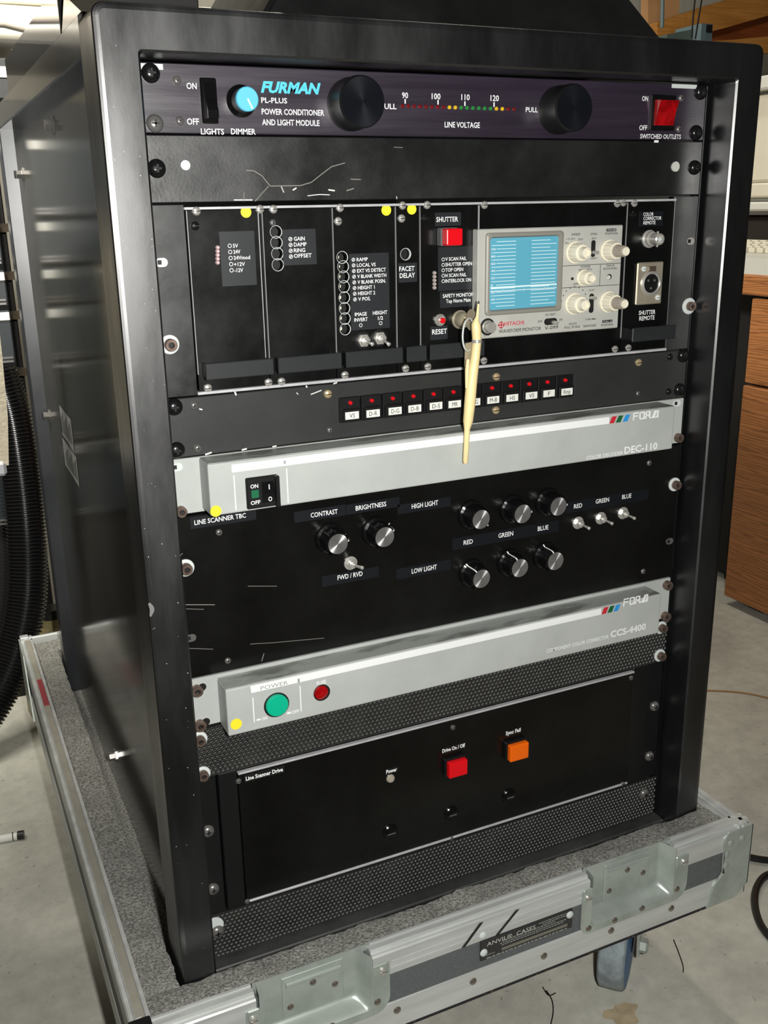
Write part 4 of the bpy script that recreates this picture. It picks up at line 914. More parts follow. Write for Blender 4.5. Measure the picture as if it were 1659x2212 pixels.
part('corner_cap', MB().box(CX0-.001, CX0+.016, YF-.001, YF+.018, CT-.03, CT+.0015, .001), deep_black, case, 'black plastic corner cap')
# flange lines on the front extrusion and bottom angles
for dz in (.0125, .0190): part('extrusion_rib', MB().box(pk[0][1]+.02, pk[1][0]-.01, YF-.0005, YF, CT-dz-.0006, CT-dz, .0002), silver, case)
part('bottom_angle', MB().box(CX0, CX1, YF, YF+.0018, CB, CB+.0285, .0004), alu, case)
part('bottom_angle', MB().box(CX0, CX0+.0018, YF, YB_, CB, CB+.0285, .0004), alu, case)
part('bottom_angle', MB().box(CX1-.0018, CX1, YF, YB_, CB, CB+.0285, .0004), alu, case)
part('bottom_angle', MB().box(CX0, CX1, YB_-.0018, YB_, CB, CB+.0285, .0004), alu, case)
part('bottom_seal', MB().box(CX0+.002, CX1-.03, YF+.0006, YF+.006, CB-.0035, CB+.002), mat('worn_black_edge', (26, 24, 30), .6, col2=(110, 90, 70), scale=300, lo=.6, hi=.68), case)
def rivet(x, z, y=YF, m=None, r=.0036, nm='rivet', par=None):
    m = m or rv; stamp(nm, 'rivet%s%.4f' % (m.name, r), lambda mb: mb.lathe((0, 0, 0), [(r, 0), (r*.9, r*.22), (r*.55, r*.42), (0, r*.5)], 16, cap=False), m, (x, y, z), par or case)
rv = mat('dull_rivet', (150, 142, 132), .35, .8)
def latch(idx):
    a0, a1 = (L1, L4) if idx == 0 else (R1, R4); p0, p1 = pk[idx]; ztop = CT + .0005; zb = CB + .0235; y = YF - .0014
    outer = [(a0, ztop-.012), (a0, zb+.010)] + [(a0+.010-.010*math.cos(t_), zb+.010-.010*math.sin(t_)) for t_ in (.4, .8, 1.2)] + [(a0+.010, zb), (a1-.016, zb)] + [(a1-.016+.016*math.sin(t_), zb+.016-.016*math.cos(t_)) for t_ in (.3, .6, .9, 1.25)] + [(a1, zb+.016), (a1, ztop-.012)]
    inner = [(p1+.002, ztop-.012), (p1+.002, zpk+.004), (p1-.002, zpk), (p0+.002, zpk), (p0, zpk+.002), (p0, ztop-.012)]
    # flange: U-shaped plate, as left leg, bottom and right leg
    mb = MB()
    mb.xz([(a0, ztop-.012), (a0, zb+.010)] + outer[2:5] + [(a0+.010, zb), (p0, zb), (p0, ztop-.012)], YF, .0014)
    mb.xz([(p0, zpk), (p0, zb), (a1-.016, zb), (p1+.002, zb+.0), (p1+.002, zpk)], YF, .0014)
    mb.xz([(p1+.002, ztop-.012), (p1+.002, zb)] + outer[6:11] + [(a1, zb+.016), (a1, ztop-.012)], YF, .0014)
    for xx0, xx1 in ((a0+.001, p0), (p1+.002, a1-.002)): mb.box(xx0, xx1, YF-.0022, YF, ztop-.024, ztop-.011, .001)
    o = part('latch_dish', mb, zinc, case, 'recessed zinc latch dish')
    yb = YF + PD; mb = MB()
    mb.box(p0-.001, p1+.006, yb, yb+.0012, zpk-.001, ztop)                                     # back of the pocket
    def upath(il, ib, ir, r):                                  # left wall, bottom, right wall, with rounded corners
        xa_, xb_, zb_ = p0+il, p1+.002-ir, zpk+ib; pts = [(xa_, ztop-(ztop-zb_-r)*k/6) for k in range(6)]
        pts += [(xa_+r-r*math.cos(PI/2*k/6), zb_+r-r*math.sin(PI/2*k/6)) for k in range(7)]
        pts += [(xa_+r+(xb_-xa_-2*r)*k/8, zb_) for k in range(1, 8)]
        pts += [(xb_-r+r*math.sin(PI/2*k/6), zb_+r-r*math.cos(PI/2*k/6)) for k in range(7)]
        return pts + [(xb_, zb_+r+(ztop-zb_-r)*k/6) for k in range(1, 7)]
    secs = []
    for k in range(9):
        t_ = k/8; e_ = t_*t_*(3-2*t_)
        secs.append([(x_, y-.0006*math.sin(PI*min(1, t_*2))+(yb-y)*e_, z_) for x_, z_ in upath(.002*t_, .011*t_, .010*t_, .003+.005*t_)])
    n_ = len(secs[0]); mb.add([q_ for l_ in secs for q_ in l_], [[a_*n_+k, a_*n_+k+1, (a_+1)*n_+k+1, (a_+1)*n_+k] for a_ in range(8) for k in range(n_-1)], True)
    part('dish_pocket', mb, zinc, o)
    xa, xb = p0 + (p1-p0)*.24, p0 + (p1-p0)*.80
    k = part('keeper_plate', MB().box(xa, xb, yb-.0016, yb, zpk+.0125, ztop-.004, .0005), zinc, o)
    part('keeper_lip', MB().tube([(xa+.003, yb-.003, ztop-.010), (xb-.003, yb-.003, ztop-.010)], .0022 if idx == 0 else .0014, 10), zinc, o)
    for fx, fz in ((.12, .24), (.5, .66), (.86, .42)): rivet(xa+(xb-xa)*fx, zpk+.0125+(ztop-.0165-zpk)*fz, yb-.0016, rv, .0030, par=o)
    for fx, fz in (((a0+p0)/2, ztop-.020), ((p1+a1)/2+.002, ztop-.018)): stamp('screw', 'slot%s%.4f' % (steel.name, .0036), mk_slot(.0036), [steel, screw_grey], (fx, YF-.0022, fz), o)
    for fx, fz in ((a0+.009, zb+.006), (p0+.028, zb+.004), ((p0+p1)/2+.012, zb+.006), (a1-.012, zb+.013)): rivet(fx, fz, y, rv, .0033, par=o)
latch(0); latch(1)
for u, v in ((858, 2182), (1022, 2120), (1175, 2065), (1320, 2010), (1450, 1962)):
    q = at(u, v, 1, YF); rivet(q.x, q.z)
q = at(1043, 2021, 1, YF); rivet(q.x, q.z, m=nylon, r=.0036)
# nameplate
x0, x1, z0, z1 = box4(((1037, 2052), (1236, 1983), (1233, 2017), (1037, 2096)), YF)
z0, z1 = CT - .0475, CT - .0265
npl = part('nameplate', MB().box(x0, x1, YF-.0012, YF+.0012, z0, z1, .0005), mat('nameplate_black', (44, 44, 44), .4), case, 'black and silver maker nameplate')
yn = YF-.0012; h = z1-z0; w = x1-x0
text('ANVIL\u00ae  CASES', 0, 0, 0, 0, npl, plastic_grey, y=yn, x0=x0+w*.06, x1=x0+w*.58, z=z1-h*.30, h=h*.21, bold=.0)
mb = MB()
for r_, (fa, fb) in enumerate(((.62, .95), (.66, .93), (.22, .80), (.20, .93), (.22, .90))):
    xx = x0+w*fa; zz = z1-h*(.14+.10*r_)
    while xx < x0+w*fb:
        ww = w*random.uniform(.012, .035); mb.box(xx, min(xx+ww, x0+w*fb), yn-.0002, yn, zz, zz+h*.035); xx += ww+w*.008
part('fine_print', mb, dim_ink, npl)
part('silver_band', MB().box(x0+w*.22, x1-w*.06, yn-.0002, yn, z0+h*.19, z0+h*.33), mat('nameplate_silver', (150, 148, 138), .35, .7), npl)
text('SERIAL', 0, 0, 0, 0, npl, dim_ink, y=yn, x0=x0+w*.05, x1=x0+w*.15, z=z0+h*.22, h=h*.09, bold=0)
mb = MB(); xx = x0+w*.06
while xx < x1-w*.06: ww = w*random.uniform(.02, .05); mb.box(xx, min(xx+ww, x1-w*.05), yn-.0002, yn, z0+h*.05, z0+h*.10); xx += ww+w*.012
part('fine_print', mb, dim_ink, npl)
for fx, fz in ((.03, .42), (.965, .74)): rivet(x0+w*fx, z0+h*fz, yn, nylon, .0038, par=npl)
# felt-pen strokes on the flange
for (ua, va), (ub, vb) in (((1040, 1990), (1000, 2045)), ((1118, 1960), (1073, 2018))):
    a, b = at(ua, va, 1, YF), at(ub, vb, 1, YF)
    zt_, zb_ = CT-.006, CT-.0255
    part('pen_stroke', MB().xz([(a.x-.0022, zt_), (a.x+.0016, zt_), (b.x+.0020, zb_), (b.x-.0016, zb_)], YF-.0004, .0003), black_ink, case, 'black felt-pen slash')
# corner brackets
xk = x_at(1560, CT-.03, YF)
def bracket(xe, sg):
    d = abs(CX1-xk); e = lambda f: xe - sg*f
    mb = MB()
    mb.xz([(e(-.0012), CT-.004), (e(d-.006), CT-.004), (e(d), CT-.010), (e(d+.001), CT-.019), (e(d), CT-.024), (e(d-.001), CT-.050), (e(d+.010), CT-.062), (e(d+.016), CB-.001), (e(.014), CB-.001), (e(-.0012), CB+.012)], YF, .0016)
    o = part('corner_bracket', mb, zinc, case)
    xs = xe + (.0002 if sg > 0 else -.0002)
    mb = MB().prism([(xs, YF-.0016, CT-.004), (xs, YF+.035, CT-.004), (xs, YF+.045, CT-.03), (xs, YF+.040, CB-.001), (xs, YF+.012, CB-.001), (xs, YF-.0016, CB+.012)], 0, (sg*.0014, 0, 0))
    part('side_wing', mb, zinc, o)
    part('bead', MB().tube([(e(d-.004), YF-.0018, CT-.0045), (e(d-.001), YF-.0018, CT-.010), (e(d), YF-.0018, CT-.018), (e(d-.001), YF-.0018, CT-.024), (e(d-.002), YF-.0018, CT-.050), (e(d+.009), YF-.0018, CT-.062), (e(d+.015), YF-.0018, CB)], .0009, 8), zinc, o)
    for fx, fz in ((.012, .016), (.027, .017), (.031, .029), (.031, .042)): rivet(e(fx), CT-fz, YF-.0016, nylon if False else zinc, .0038, par=o)
bracket(CX1, 1)
for y0 in (YB_-.06,):
    mb = MB().prism([(CX0-.0002, y0, CT-.006), (CX0-.0002, YB_+.001, CT-.004), (CX0-.0002, YB_+.001, CB), (CX0-.0002, y0-.05, CB), (CX0-.0002, y0-.03, CB+.03)], 0, (-.0018, 0, 0)); part('corner_bracket', mb, zinc, case)
    part('back_trim', MB().box(CX0, CX0+.012, YB_-.012, YB_, CT-.002, CT+.002, .0008), silver, case)
q = at(97, 1490, 2, CT+.001); part('red_paint_smear', MB().box(CX0+.006, CX0+.0125, q.y-.045, q.y+.035, CT+.0004, CT+.0008), mat('smear_red', (150, 60, 66), .7), case)
# foam liner, with a rough cut upper face
def foam_strip(x0, x1, y0, y1, zt):
    nx = max(3, int((x1-x0)/.0045)); ny = max(3, int((y1-y0)/.0045)); mb = MB(); vs = []; fs = []
    for j in range(ny+1):
        for i in range(nx+1):
            x = x0+(x1-x0)*i/nx; y = y0+(y1-y0)*j/ny
            z = zt + .0030*noise.noise(Vector((x*28, y*28, 3.1))) + .0011*noise.noise(Vector((x*140, y*140, 1.7)))
            if i in (0, nx) or j in (0, ny): z -= .0008
            vs.append((x + .0012*noise.noise(Vector((x*170, y*170, 8))), y + .0016*noise.noise(Vector((x*170, y*170, 5))), z))
    for j in range(ny):
        for i in range(nx): a = j*(nx+1)+i; fs.append([a, a+1, a+nx+2, a+nx+1])
    mb.add(vs, fs, True)
    n0 = len(vs); rim = [i for i in range(nx+1)] + [j*(nx+1)+nx for j in range(1, ny+1)] + [ny*(nx+1)+i for i in range(nx-1, -1, -1)] + [j*(nx+1) for j in range(ny-1, 0, -1)]
    low = [(vs[i][0], vs[i][1], CB+.013) for i in rim]; m_ = len(rim)
    mb.add([vs[i] for i in rim] + low, [[k, (k+1) % m_, m_+(k+1) % m_, m_+k] for k in range(m_)])
    part('foam_liner', mb, foam, case)
FT = Z0 + .0135
foam_strip(CX0+.0165, CX1-.0165, YF+.0168, -.0315, FT)
foam_strip(CX0+.0165, FX0-.004, -.0312, YB_-.055, FT); foam_strip(FX1+.002, CX1-.0165, -.0312, YB_-.055, FT)
foam_strip(CX0+.0165, CX1-.0165, YB_-.055, YB_-.0168, FT)
part('foam_base', MB().box(CX0+.013, CX1-.013, YF+.013, YB_-.013, CB+.0125, FZ0-.0005), foam, case)
# casters
def caster(x, y, rot):
    RW = .050; zc = RW; m4 = Matrix.Translation((x, y, 0)) @ Matrix.Rotation(rot, 4, 'Z')
    mb = MB(); mb.box(-.042, .042, -.034, .034, CB-.0035, CB-.0005)
    mb.lathe((0, 0, CB-.0035), [(.022, 0), (.024, .006), (.020, .010)], 20, axis=(0, 0, -1))
    for s in (-1, 1):
        mb.prism([(s*.0215, -.022, CB-.012), (s*.0215, .026, CB-.012), (s*.0215, .024, zc+.01), (s*.0215, .014, zc-.010), (s*.0215, .000, zc-.008), (s*.0215, -.010, CB-.04)], 0, (s*.0026, 0, 0))
    mb.box(-.024, .024, -.02, .024, CB-.0135, CB-.010)
    mb.v = [m4 @ v_ for v_ in mb.v]; o = part('caster', mb, zinc, case, 'swivel caster fork')
    mb = MB().lathe((-.016, .010, zc), [(.010, 0), (.020, 0), (.040, .001), (RW-.003, .002)], 40, axis=(1, 0, 0), cap=False).lathe((-.016, .010, zc), [(RW-.003, .030), (.040, .031), (.020, .032), (.010, .032)], 40, axis=(1, 0, 0), cap=False)
    mb.mi = 1; mb.lathe((-.016, .010, zc), [(RW-.003, .002), (RW-.0005, .004), (RW, .008), (RW, .024), (RW-.0005, .028), (RW-.003, .030)], 40, axis=(1, 0, 0), cap=False)
    mb.v = [m4 @ v_ for v_ in mb.v]; part('wheel', mb, [wheel_blue, tread], o, 'blue caster wheel with worn grey tread')
    mb = MB().lathe((.024, .010, zc), [(.008, 0), (.008, .006), (.006, .008)], 6, axis=(1, 0, 0), smooth=False); mb.v = [m4 @ v_ for v_ in mb.v]; part('axle_nut', mb, zinc, o)
caster(.432, -.014, -.82); caster(.02, -.022, -.3); caster(.02, .66, 0); caster(.445, .66, 0)

# ================================================================ THINGS ON TOP OF THE RACK
ZTOP = FZ1
mb = MB(); ya = .012
q = [pp(u, v, ya) for u, v in ((563, 18), (1443, 74))]
xa, xb = q[0][0], q[1][0]
mb.prism([(xa, ya, ZTOP), (xb, ya, ZTOP), (xb-.085, ya+.05, ZTOP+.11), (xa+.085, ya+.05, ZTOP+.11)], 0, (0, .24, 0))
hd = thing('tapered_hood', 'black tapered equipment hood standing on top of the rack', 'hood', ((xa+xb)/2, .13, ZTOP))
part('hood_shell', mb, black_paint, hd)
part('hood_base_flange', MB().box(xa-.004, xb+.004, ya-.004, ya+.25, ZTOP, ZTOP+.003, .0006), black_paint, hd)
for s in (0,):
    x_b = xa if s == 0 else xb; sg = 1 if s == 0 else -1
    part('corner_bead', MB().tube([(x_b, ya-.001, ZTOP+.002), (x_b+sg*.085, ya+.049, ZTOP+.11)], .0022, 8), satin_black, hd)
# flat glossy unit lying on the rack at the left, with a wedge bracket in front
fu = thing('flat_black_unit', 'low flat glossy black unit lying along the left edge of the rack top', 'unit', (.02, .3, ZTOP))
part('unit_body', MB().box(FX0+.002, .075, .105, .50, ZTOP, ZTOP+.034, .001), mat('unit_gloss', (30, 30, 30), .06, spec=.9), fu)
part('front_edge', MB().box(FX0+.0015, .075, .098, .106, ZTOP, ZTOP+.035, .001), deep_black, fu)
mb = MB().prism([(FX0+.001, .010, ZTOP), (FX0+.001, .095, ZTOP), (FX0+.001, .070, ZTOP+.020)], 0, (.03, 0, 0))
part('wedge_bracket', mb, gloss_black, fu)

# ================================================================ LEFT BACKGROUND
# white shelf board on dark trestle with pipe above
sh = thing('white_shelf', 'long white shelf board high up behind the rack at the left', 'shelf', (-.3, 1.2, 0.0))
a = at(0, 90, 1, 1.02); b = at(0, 6, 1, 1.02)
part('shelf_board', MB().box(-1.2, .60, 1.02, 1.42, a.z, b.z, .004), shelf_white, sh)
part('shelf_top_trim', MB().box(-1.2, .60, 1.016, 1.43, b.z, b.z+.012, .002), plastic_beige, sh)
for xx in (-.9, .50): part('shelf_leg', MB().box(xx, xx+.05, 1.36, 1.41, 0, a.z), cabinet_dark, sh)
p0, p1 = at(-60, 36, 1, .98), at(78, 58, 1, .98)
solo('white_pipe', MB().tube([p0+Vector((-.5, 0, .03)), p0, (p0+p1)/2+Vector((0, 0, .004)), p1, p1+Vector((.03, .005, -.004))], .0125, 14), pipe_white, 'white plastic pipe running along the front of the white shelf', 'pipe')
# grey vented box under the shelf
YV = .985; zcab = at(0, 215, 1, .98).z
vb = thing('vented_box', 'grey box with white louvre stripes under the white shelf', 'box', (-.1, YV+.12, zcab))
c0 = at(-120, 100, 1, YV); c1 = at(58, 100, 1, YV)
part('box_shell', MB().box(c0.x, c1.x, YV, YV+.26, zcab, c0.z-.012, .003), mat('box_grey', (54, 56, 57), .5), vb)
for k in range(6):
    q0 = at(17 + k*1.6, 129 - k*4, 1, YV-.001); part('louvre', MB().box(q0.x, q0.x+.022, YV-.003, YV, q0.z, q0.z+.0014), label_paper, vb)
q0 = at(0, 167, 1, YV-.001); part('white_label', MB().box(q0.x-.02, q0.x+.017, YV-.002, YV, q0.z, q0.z+.015), label_paper, vb)
# dark drawer cabinet
YC = .98
dc = thing('drawer_cabinet', 'dark metal drawer cabinet with white label holders behind the rack at the left', 'cabinet', (-.1, YC+.2, 0))
xr = at(52, 800, 1, YC).x
part('cabinet_body', MB().box(xr-.46, xr, YC, YC+.42, 0, at(0, 215, 1, YC).z, .002), deep_black, dc)
rows = [(300, 468), (478, 572), (582, 660), (668, 784), (792, 962), (972, 1130)]
for va, vb_ in rows:
    z1, z0 = at(20, va, 1, YC).z, at(20, vb_, 1, YC).z; xe = at(36, 800, 1, YC).x
    o = part('drawer', MB().box(xe-.42, xe, YC-.012, YC, z0, z1, .002), cabinet_dark, dc)
    part('drawer_pull', MB().box(xe-.09, xe-.004, YC-.016, YC-.012, z0+.003, z0+.006).box(xe-.09, xe-.004, YC-.016, YC-.012, z0+.009, z0+.0115), screw_grey, o)
    part('label_holder', MB().box(xe-.07, xe-.001, YC-.015, YC-.012, z1-.016, z1-.003, .001), label_paper, o)
    part('label_reflection', MB().box(xe+.0008, xe+.016, YC-.003, YC, z1-.016, z1-.003), mat('label_reflection_brown', (70, 62, 52), .4, .3), o)  # brownish plate paints the label's dim reflection beside it
# beige carpeted board with a metal edge, standing in front of it
q0, q1 = at(-40, 640, 1, .42), at(14, 1000, 1, .42)
bb = thing('carpeted_board', 'beige carpeted board leaning upright at the left edge', 'board', (q1.x-.1, .42, 0))
def brd(u, v, y=.42): p = at(u, v, 1, y); return (p.x, p.y, p.z)
zc1 = at(14, 1003, 1, .42).z
mb = MB().prism([brd(-14, 600), brd(4, 760), brd(17, 900), brd(19, 1005), (brd(17, 1000)[0]-.16, .42, zc1), (brd(17, 1000)[0]-.16, .42, zc1+.30)], 0, (0, .03, 0))
part('carpet_face', mb, cloth_beige, bb)
part('metal_edge', MB().box(brd(17, 1003)[0]-.16, brd(13, 1003)[0], .416, .452, zc1-.012, zc1+.004, .003), silver, bb)
part('board_foot', MB().box(brd(17, 1003)[0]-.16, brd(17, 1003)[0]-.135, .42, .45, 0, zc1-.01), cabinet_dark, bb)
# corrugated hose
hp = [(-6, 800), (22, 890), (38, 980), (50, 1070), (57, 1150), (60, 1230), (57, 1300), (44, 1370), (22, 1440), (-12, 1510), (-60, 1580), (-110, 1630)]
ctr = [at(u, v, 1, .90 - .012*i) for i, (u, v) in enumerate(hp)]
def catmull(P, n):
    out = []
    for i in range(len(P)-1):
        p0, p1, p2, p3 = P[max(i-1, 0)], P[i], P[i+1], P[min(i+2, len(P)-1)]
        for k in range(n):
            t_ = k/n; out.append(.5*((2*p1)+(-p0+p2)*t_+(2*p0-5*p1+4*p2-p3)*t_*t_+(-p0+3*p1-3*p2+p3)*t_**3))
    return out + [P[-1]]
cp = catmull(ctr, 60); L = [0]
for a_, b_ in zip(cp, cp[1:]): L.append(L[-1] + (b_-a_).length)
step = .0014; tot = L[-1]; n = int(tot/step); pts = []; rad = []; j = 0
for k in range(n):
    s_ = k*step
    while L[j+1] < s_: j += 1
    f_ = (s_-L[j])/max(1e-9, L[j+1]-L[j]); pts.append(cp[j].lerp(cp[j+1], f_)); rad.append(.0285 + .0020*(1 if (k // 2) % 2 else -1) + 0)
solo('corrugated_hose', MB().tube(pts, rad, 20), hose_black, 'thick black corrugated hose hanging in a curve at the left', 'hose')
q0 = at(-70, 1120, 1, 1.43); q1 = at(8, 1206, 1, 1.43)
rt = thing('red_toolbox', 'red metal toolbox corner behind the corrugated hose', 'toolbox', (q0.x, 1.5, 0))
part('toolbox_body', MB().box(q0.x-.2, q1.x, 1.43, 1.65, q1.z, q0.z, .004), red_paint, rt)
part('toolbox_stand', MB().box(q0.x-.2, q1.x-.03, 1.44, 1.64, 0, max(.01, q1.z), .002), cabinet_dark, rt)
# yellowed bottle and small black box behind the hose
q0 = at(100, 1290, 2, .0); q0 = at(105, 1290, 1, .90)
bt = thing('plastic_jug', 'yellowed translucent jug standing behind the rack and hose', 'jug', (q0.x, .90, 0))
mb = MB().lathe((q0.x, .90, 0.0), [(.05, 0), (.055, .01), (.055, .10), (.03, .14), (.016, .155), (.016, .17)], 20, axis=(0, 0, 1)); part('jug_body', mb, mat('yellowed_plastic', (150, 138, 96), .4), bt)
part('jug_cap', MB().lathe((q0.x, .90, .17), [(.018, 0), (.018, .016)], 16, axis=(0, 0, 1), smooth=False), rubber, bt)

# ================================================================ RIGHT BACKGROUND
XD = 1.30; DY = .758; dzt = at(1612, 592, 0, XD).z; dz2 = at(1610, 637, 0, XD).z; dz3 = at(1623, 645, 0, XD).z; dz4 = at(1610, 827, 0, XD).z; dz5 = at(1605, 832, 0, XD).z
dk = thing('wooden_desk', 'walnut veneer desk with drawers standing at the right', 'desk', (XD+.3, .2, 0))
part('desk_top', MB().box(XD, XD+.7, -.75, 1.45, dz2, dzt, .003), walnut, dk)
part('drawer_front', MB().box(XD+.002, XD+.02, -.05, DY-.018, dz4, dz3, .002), walnut, dk)
part('drawer_front', MB().box(XD-.001, XD+.02, -.05, DY-.018, .018, dz5, .002), walnut, dk)
part('carcass', MB().box(XD+.02, XD+.68, -.72, DY-.02, .012, dz2).box(XD+.10, XD+.68, DY-.02, 1.40, .012, dz2), mat('carcass_recess_shade', (14, 11, 9), .7), dk)  # near-black second box puts the knee recess's shade into colour
part('end_panel', MB().box(XD+.05, XD+.68, 1.41, 1.44, 0, dz2), walnut, dk)
part('kick_foot', MB().box(XD+.03, XD+.06, .66, .70, 0, .014), rubber, dk)
# keyboard on the desk
kb = thing('keyboard', 'beige computer keyboard lying on the wooden desk', 'keyboard', (XD+.08, .8, dzt))
part('keyboard_body', MB().prism([(XD+.004, .58, dzt), (XD+.004, .58, dzt+.030), (XD+.05, .58, dzt+.034), (XD+.16, .58, dzt+.050), (XD+.16, .58, dzt)], 0, (0, .45, 0)), plastic_grey, kb)
KEYM = MB().box(-.007, .007, -.008, .008, 0, .010, .002); kme, _ = KEYM.mesh('key_cap', plastic_beige, Vector((0, 0, 0)))
for r in range(5):
    for c_ in range(20):
        o = bpy.data.objects.new('key_cap', kme); place(o, (XD+.064+r*.019, .594+c_*.0215+(r % 3)*.004, dzt+.0355+r*.0028), kb)
pr_ = thing('printer', 'pale beige printer with paper slots standing behind the keyboard', 'printer', (XD+.35, .85, dzt))
def rr(v, x=XD+.34): return at(1640, v, 0, x).z
XP = XD+.20
part('printer_base', MB().box(XP, XP+.3, .30, 1.42, rr(456, XP), rr(436, XP), .004), plastic_grey, pr_)
part('printer_tray', MB().box(XP+.012, XP+.3, .30, 1.42, rr(435, XP), rr(428, XP), .001), plastic_dk, pr_)
part('printer_body', MB().box(XP+.004, XP+.3, .30, 1.42, rr(427, XP), rr(395, XP), .004), plastic_beige, pr_)
part('printer_cover', MB().box(XP+.01, XP+.3, .30, 1.42, rr(394, XP), rr(205, XP), .006), plastic_beige, pr_)
part('printer_lid', MB().box(XP-.01, XP+.3, .30, 1.42, rr(196, XP), rr(166, XP), .004), plastic_grey, pr_)
part('printer_neck', MB().box(XP+.02, XP+.3, .32, 1.40, rr(206, XP), rr(195, XP)), plastic_dk, pr_)
for yy in (.36, 1.35): part('printer_leg', MB().box(XP+.02, XP+.05, yy, yy+.03, dzt, rr(455, XP)), mat('leg_dark', (50, 46, 42), .6), pr_)
part('gap_shade_block', MB().box(XP+.06, XP+.28, .32, 1.40, dzt, rr(470, XP)), mat('gap_shade', (34, 30, 26), .7), pr_)  # solid dark block stands in for shade under the printer
# lumber leaning on the back wall at the upper right
YLm = 2.35
P = [at(u, v, 1, YLm) for u, v in ((1420, 48), (1540, 8), (1700, -38), (1860, -85), (1860, -30), (1700, 22), (1560, 62), (1420, 96))]
solo('lumber_plank', MB().prism(P, 0, (0, .045, 0)), pine, 'pale pine plank slanting across the upper right corner', 'lumber')
P = [at(u, v, 1, YLm+.06) for u, v in ((1400, 60), (1560, 40), (1860, -40), (1860, 75), (1560, 95), (1400, 110))]
solo('lumber_plank', MB().prism(P, 0, (0, .045, 0)), redwood, 'reddish plank below the pale pine plank at upper right', 'lumber')
P = [at(u, v, 1, YLm-.06) for u, v in ((1400, 96), (1580, 86), (1860, 60), (1860, 104), (1580, 118), (1400, 130))]
solo('lumber_plank', MB().prism(P, 0, (0, .045, 0)), pine, 'lowest pine board peeping over the rack corner at upper right', 'lumber')
P = [at(u, v, 1, YLm+.12) for u, v in ((1400, -40), (1470, -40), (1466, 40), (1400, 55))]
solo('lumber_plank', MB().prism(P, 0, (0, .04, 0)), mat('pale_stud', (196, 150, 104), .6, var=.1, scale=10), 'upright pale stud board behind the slanting planks', 'lumber')
p = at(1530, 84, 1, 1.5)
jb = thing('junction_box', 'small blue-grey box with a dark socket above the rack top', 'box', (p.x, 1.5, p.z))
a, b = at(1513, 92, 1, 1.5), at(1540, 52, 1, 1.5); cc = at(1552, 64, 1, 1.5)
part('box_body', MB().prism([(a.x, 1.5, a.z), (b.x, 1.5, a.z), (cc.x, 1.53, a.z), (cc.x, 1.6, a.z), (a.x, 1.6, a.z)], 0, (0, 0, b.z-a.z)), boxblue, jb)
a2, b2 = at(1525, 70, 1, 1.499), at(1538, 54, 1, 1.499)
part('dark_socket', MB().box(a2.x, b2.x, 1.497, 1.5, a2.z, b2.z), deep_black, jb)
a3, b3 = at(1440, 96, 1, 1.53), at(1513, 60, 1, 1.53)
part('box_arm', MB().prism([(a3.x, 1.53, a3.z), (b3.x, 1.53, a3.z), (b3.x, 1.53, b3.z), (a3.x, 1.53, at(1440, 74, 1, 1.53).z)], 0, (0, .04, 0)), mat('arm_green_grey', (70, 82, 78), .5), jb)
part('box_post', MB().box(a3.x, a3.x+.03, 1.60, 1.64, 0, a3.z).box(a3.x, b3.x, 1.56, 1.64, a3.z-.01, a3.z+.01), rubber, jb)
for pts, lb in ((((1494, 82), (1497, 40), (1503, -20), (1508, -80)), 'thin black cable hanging at upper right, left of two'), (((1502, 84), (1509, 40), (1519, -20), (1526, -80)), 'thin black cable hanging at upper right, right of two')):
    solo('black_cable', MB().tube([at(u, v, 1, 1.45) for u, v in pts], .0021, 8), rubber, lb, 'cable')
solo('grey_pole', MB().tube([at(1430, 60, 1, 1.9), at(1434, -120, 1, 1.9)], .006, 10), boxblue, 'slim grey-green pole behind the tapered hood at upper right', 'pole')

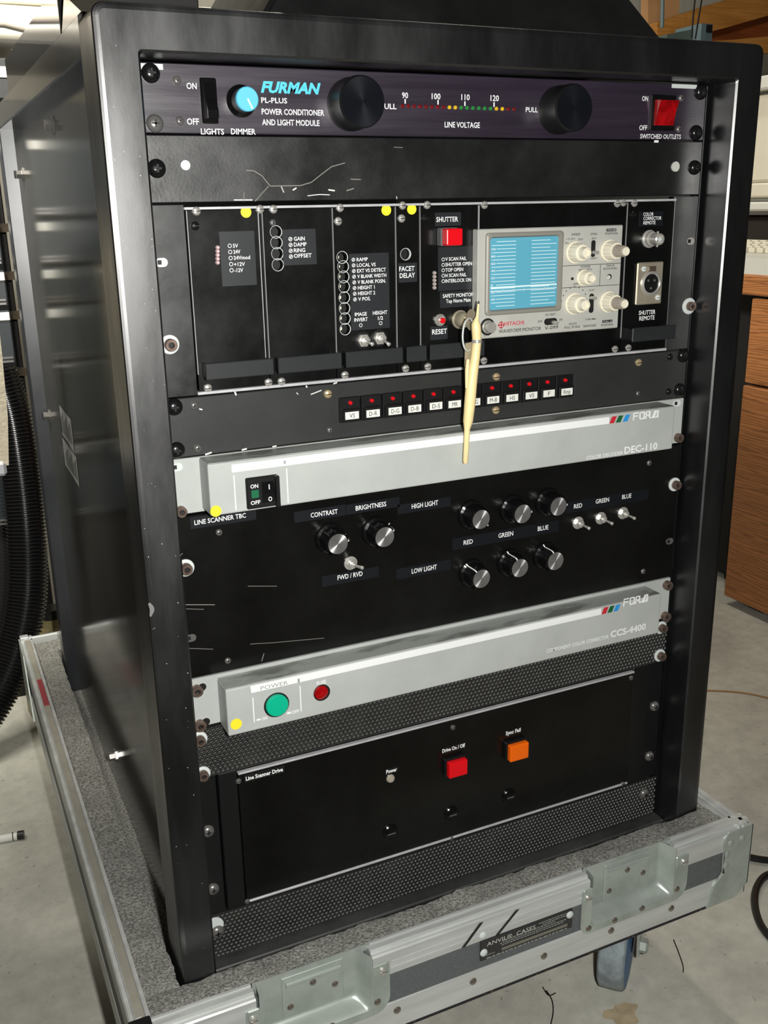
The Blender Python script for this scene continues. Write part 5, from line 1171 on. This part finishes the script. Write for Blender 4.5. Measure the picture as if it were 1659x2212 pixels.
# ================================================================ ON THE FLOOR
pn = thing('marker_pen', 'white pen with black cap lying on the floor at the left', 'pen', at(25, 1808, 2, .006))
p0, p1, p2 = at(-70, 1824, 2, .006), at(38, 1805, 2, .006), at(52, 1803, 2, .006)
part('barrel', MB().tube([p0, p1], .0055, 14), pen_white, pn); part('cap', MB().tube([p1, p2], .006, 14), rubber, pn)
d_ = (p1-p0); a = p1 - d_*.10; part('band', MB().tube([a, a+d_*.02], .0058, 14), black_ink, pn)
def fpts(l, z): return catmull([at(u, v, 2, z) for u, v in l], 10)
solo('coiled_cable', MB().tube(fpts(((1560, 1830), (1600, 1846), (1640, 1856), (1700, 1862), (1760, 1868), (1780, 1880), (1740, 1884), (1690, 1884), (1655, 1892), (1636, 1915), (1630, 1945), (1636, 1980), (1650, 2008), (1675, 2035), (1720, 2070)), .0045), .0045, 10), rubber, 'black power cord looping on the floor at the lower right', 'cable')
solo('tan_string', MB().tube(fpts(((1500, 1492), (1540, 1492), (1600, 1496), (1660, 1508), (1720, 1530)), .0015), .0014, 6), string_tan, 'thin tan string lying on the floor at the right', 'string')
for pts, w in ((((1180, 2140), (1192, 2160), (1195, 2185), (1190, 2212)), .0009), (((1455, 2030), (1465, 2055), (1475, 2085), (1476, 2100)), .0008), (((1172, 2132), (1185, 2150), (1200, 2145)), .0008)):
    o = solo('dust_hair', MB().tube(fpts(pts, .0008), w*.8, 5), rubber, {0: 'dark hair strand on the floor left of the blue caster', 1: 'short dark hair strand on the floor right of the blue caster', 2: 'small knot of dark fluff on the floor under the nameplate'}[0 if w == .0009 else 1 if pts[0][0] == 1455 else 2], 'hair')
p = at(1345, 2190, 2, .0003); mb = MB(); pl = []
for k in range(48): th = 2*PI*k/48; r_ = .014*(1+.18*math.sin(3*th)+.10*math.sin(5*th+1)+.06*math.sin(9*th)); pl.append((p.x+r_*math.cos(th)*1.3, p.y+r_*math.sin(th), .0002))
mb.add(pl, [list(range(48))]); fo = part('stain', mb, mat('floor_stain', (176, 160, 132), .85, var=.2, scale=60), bpy.data.objects['floor'])
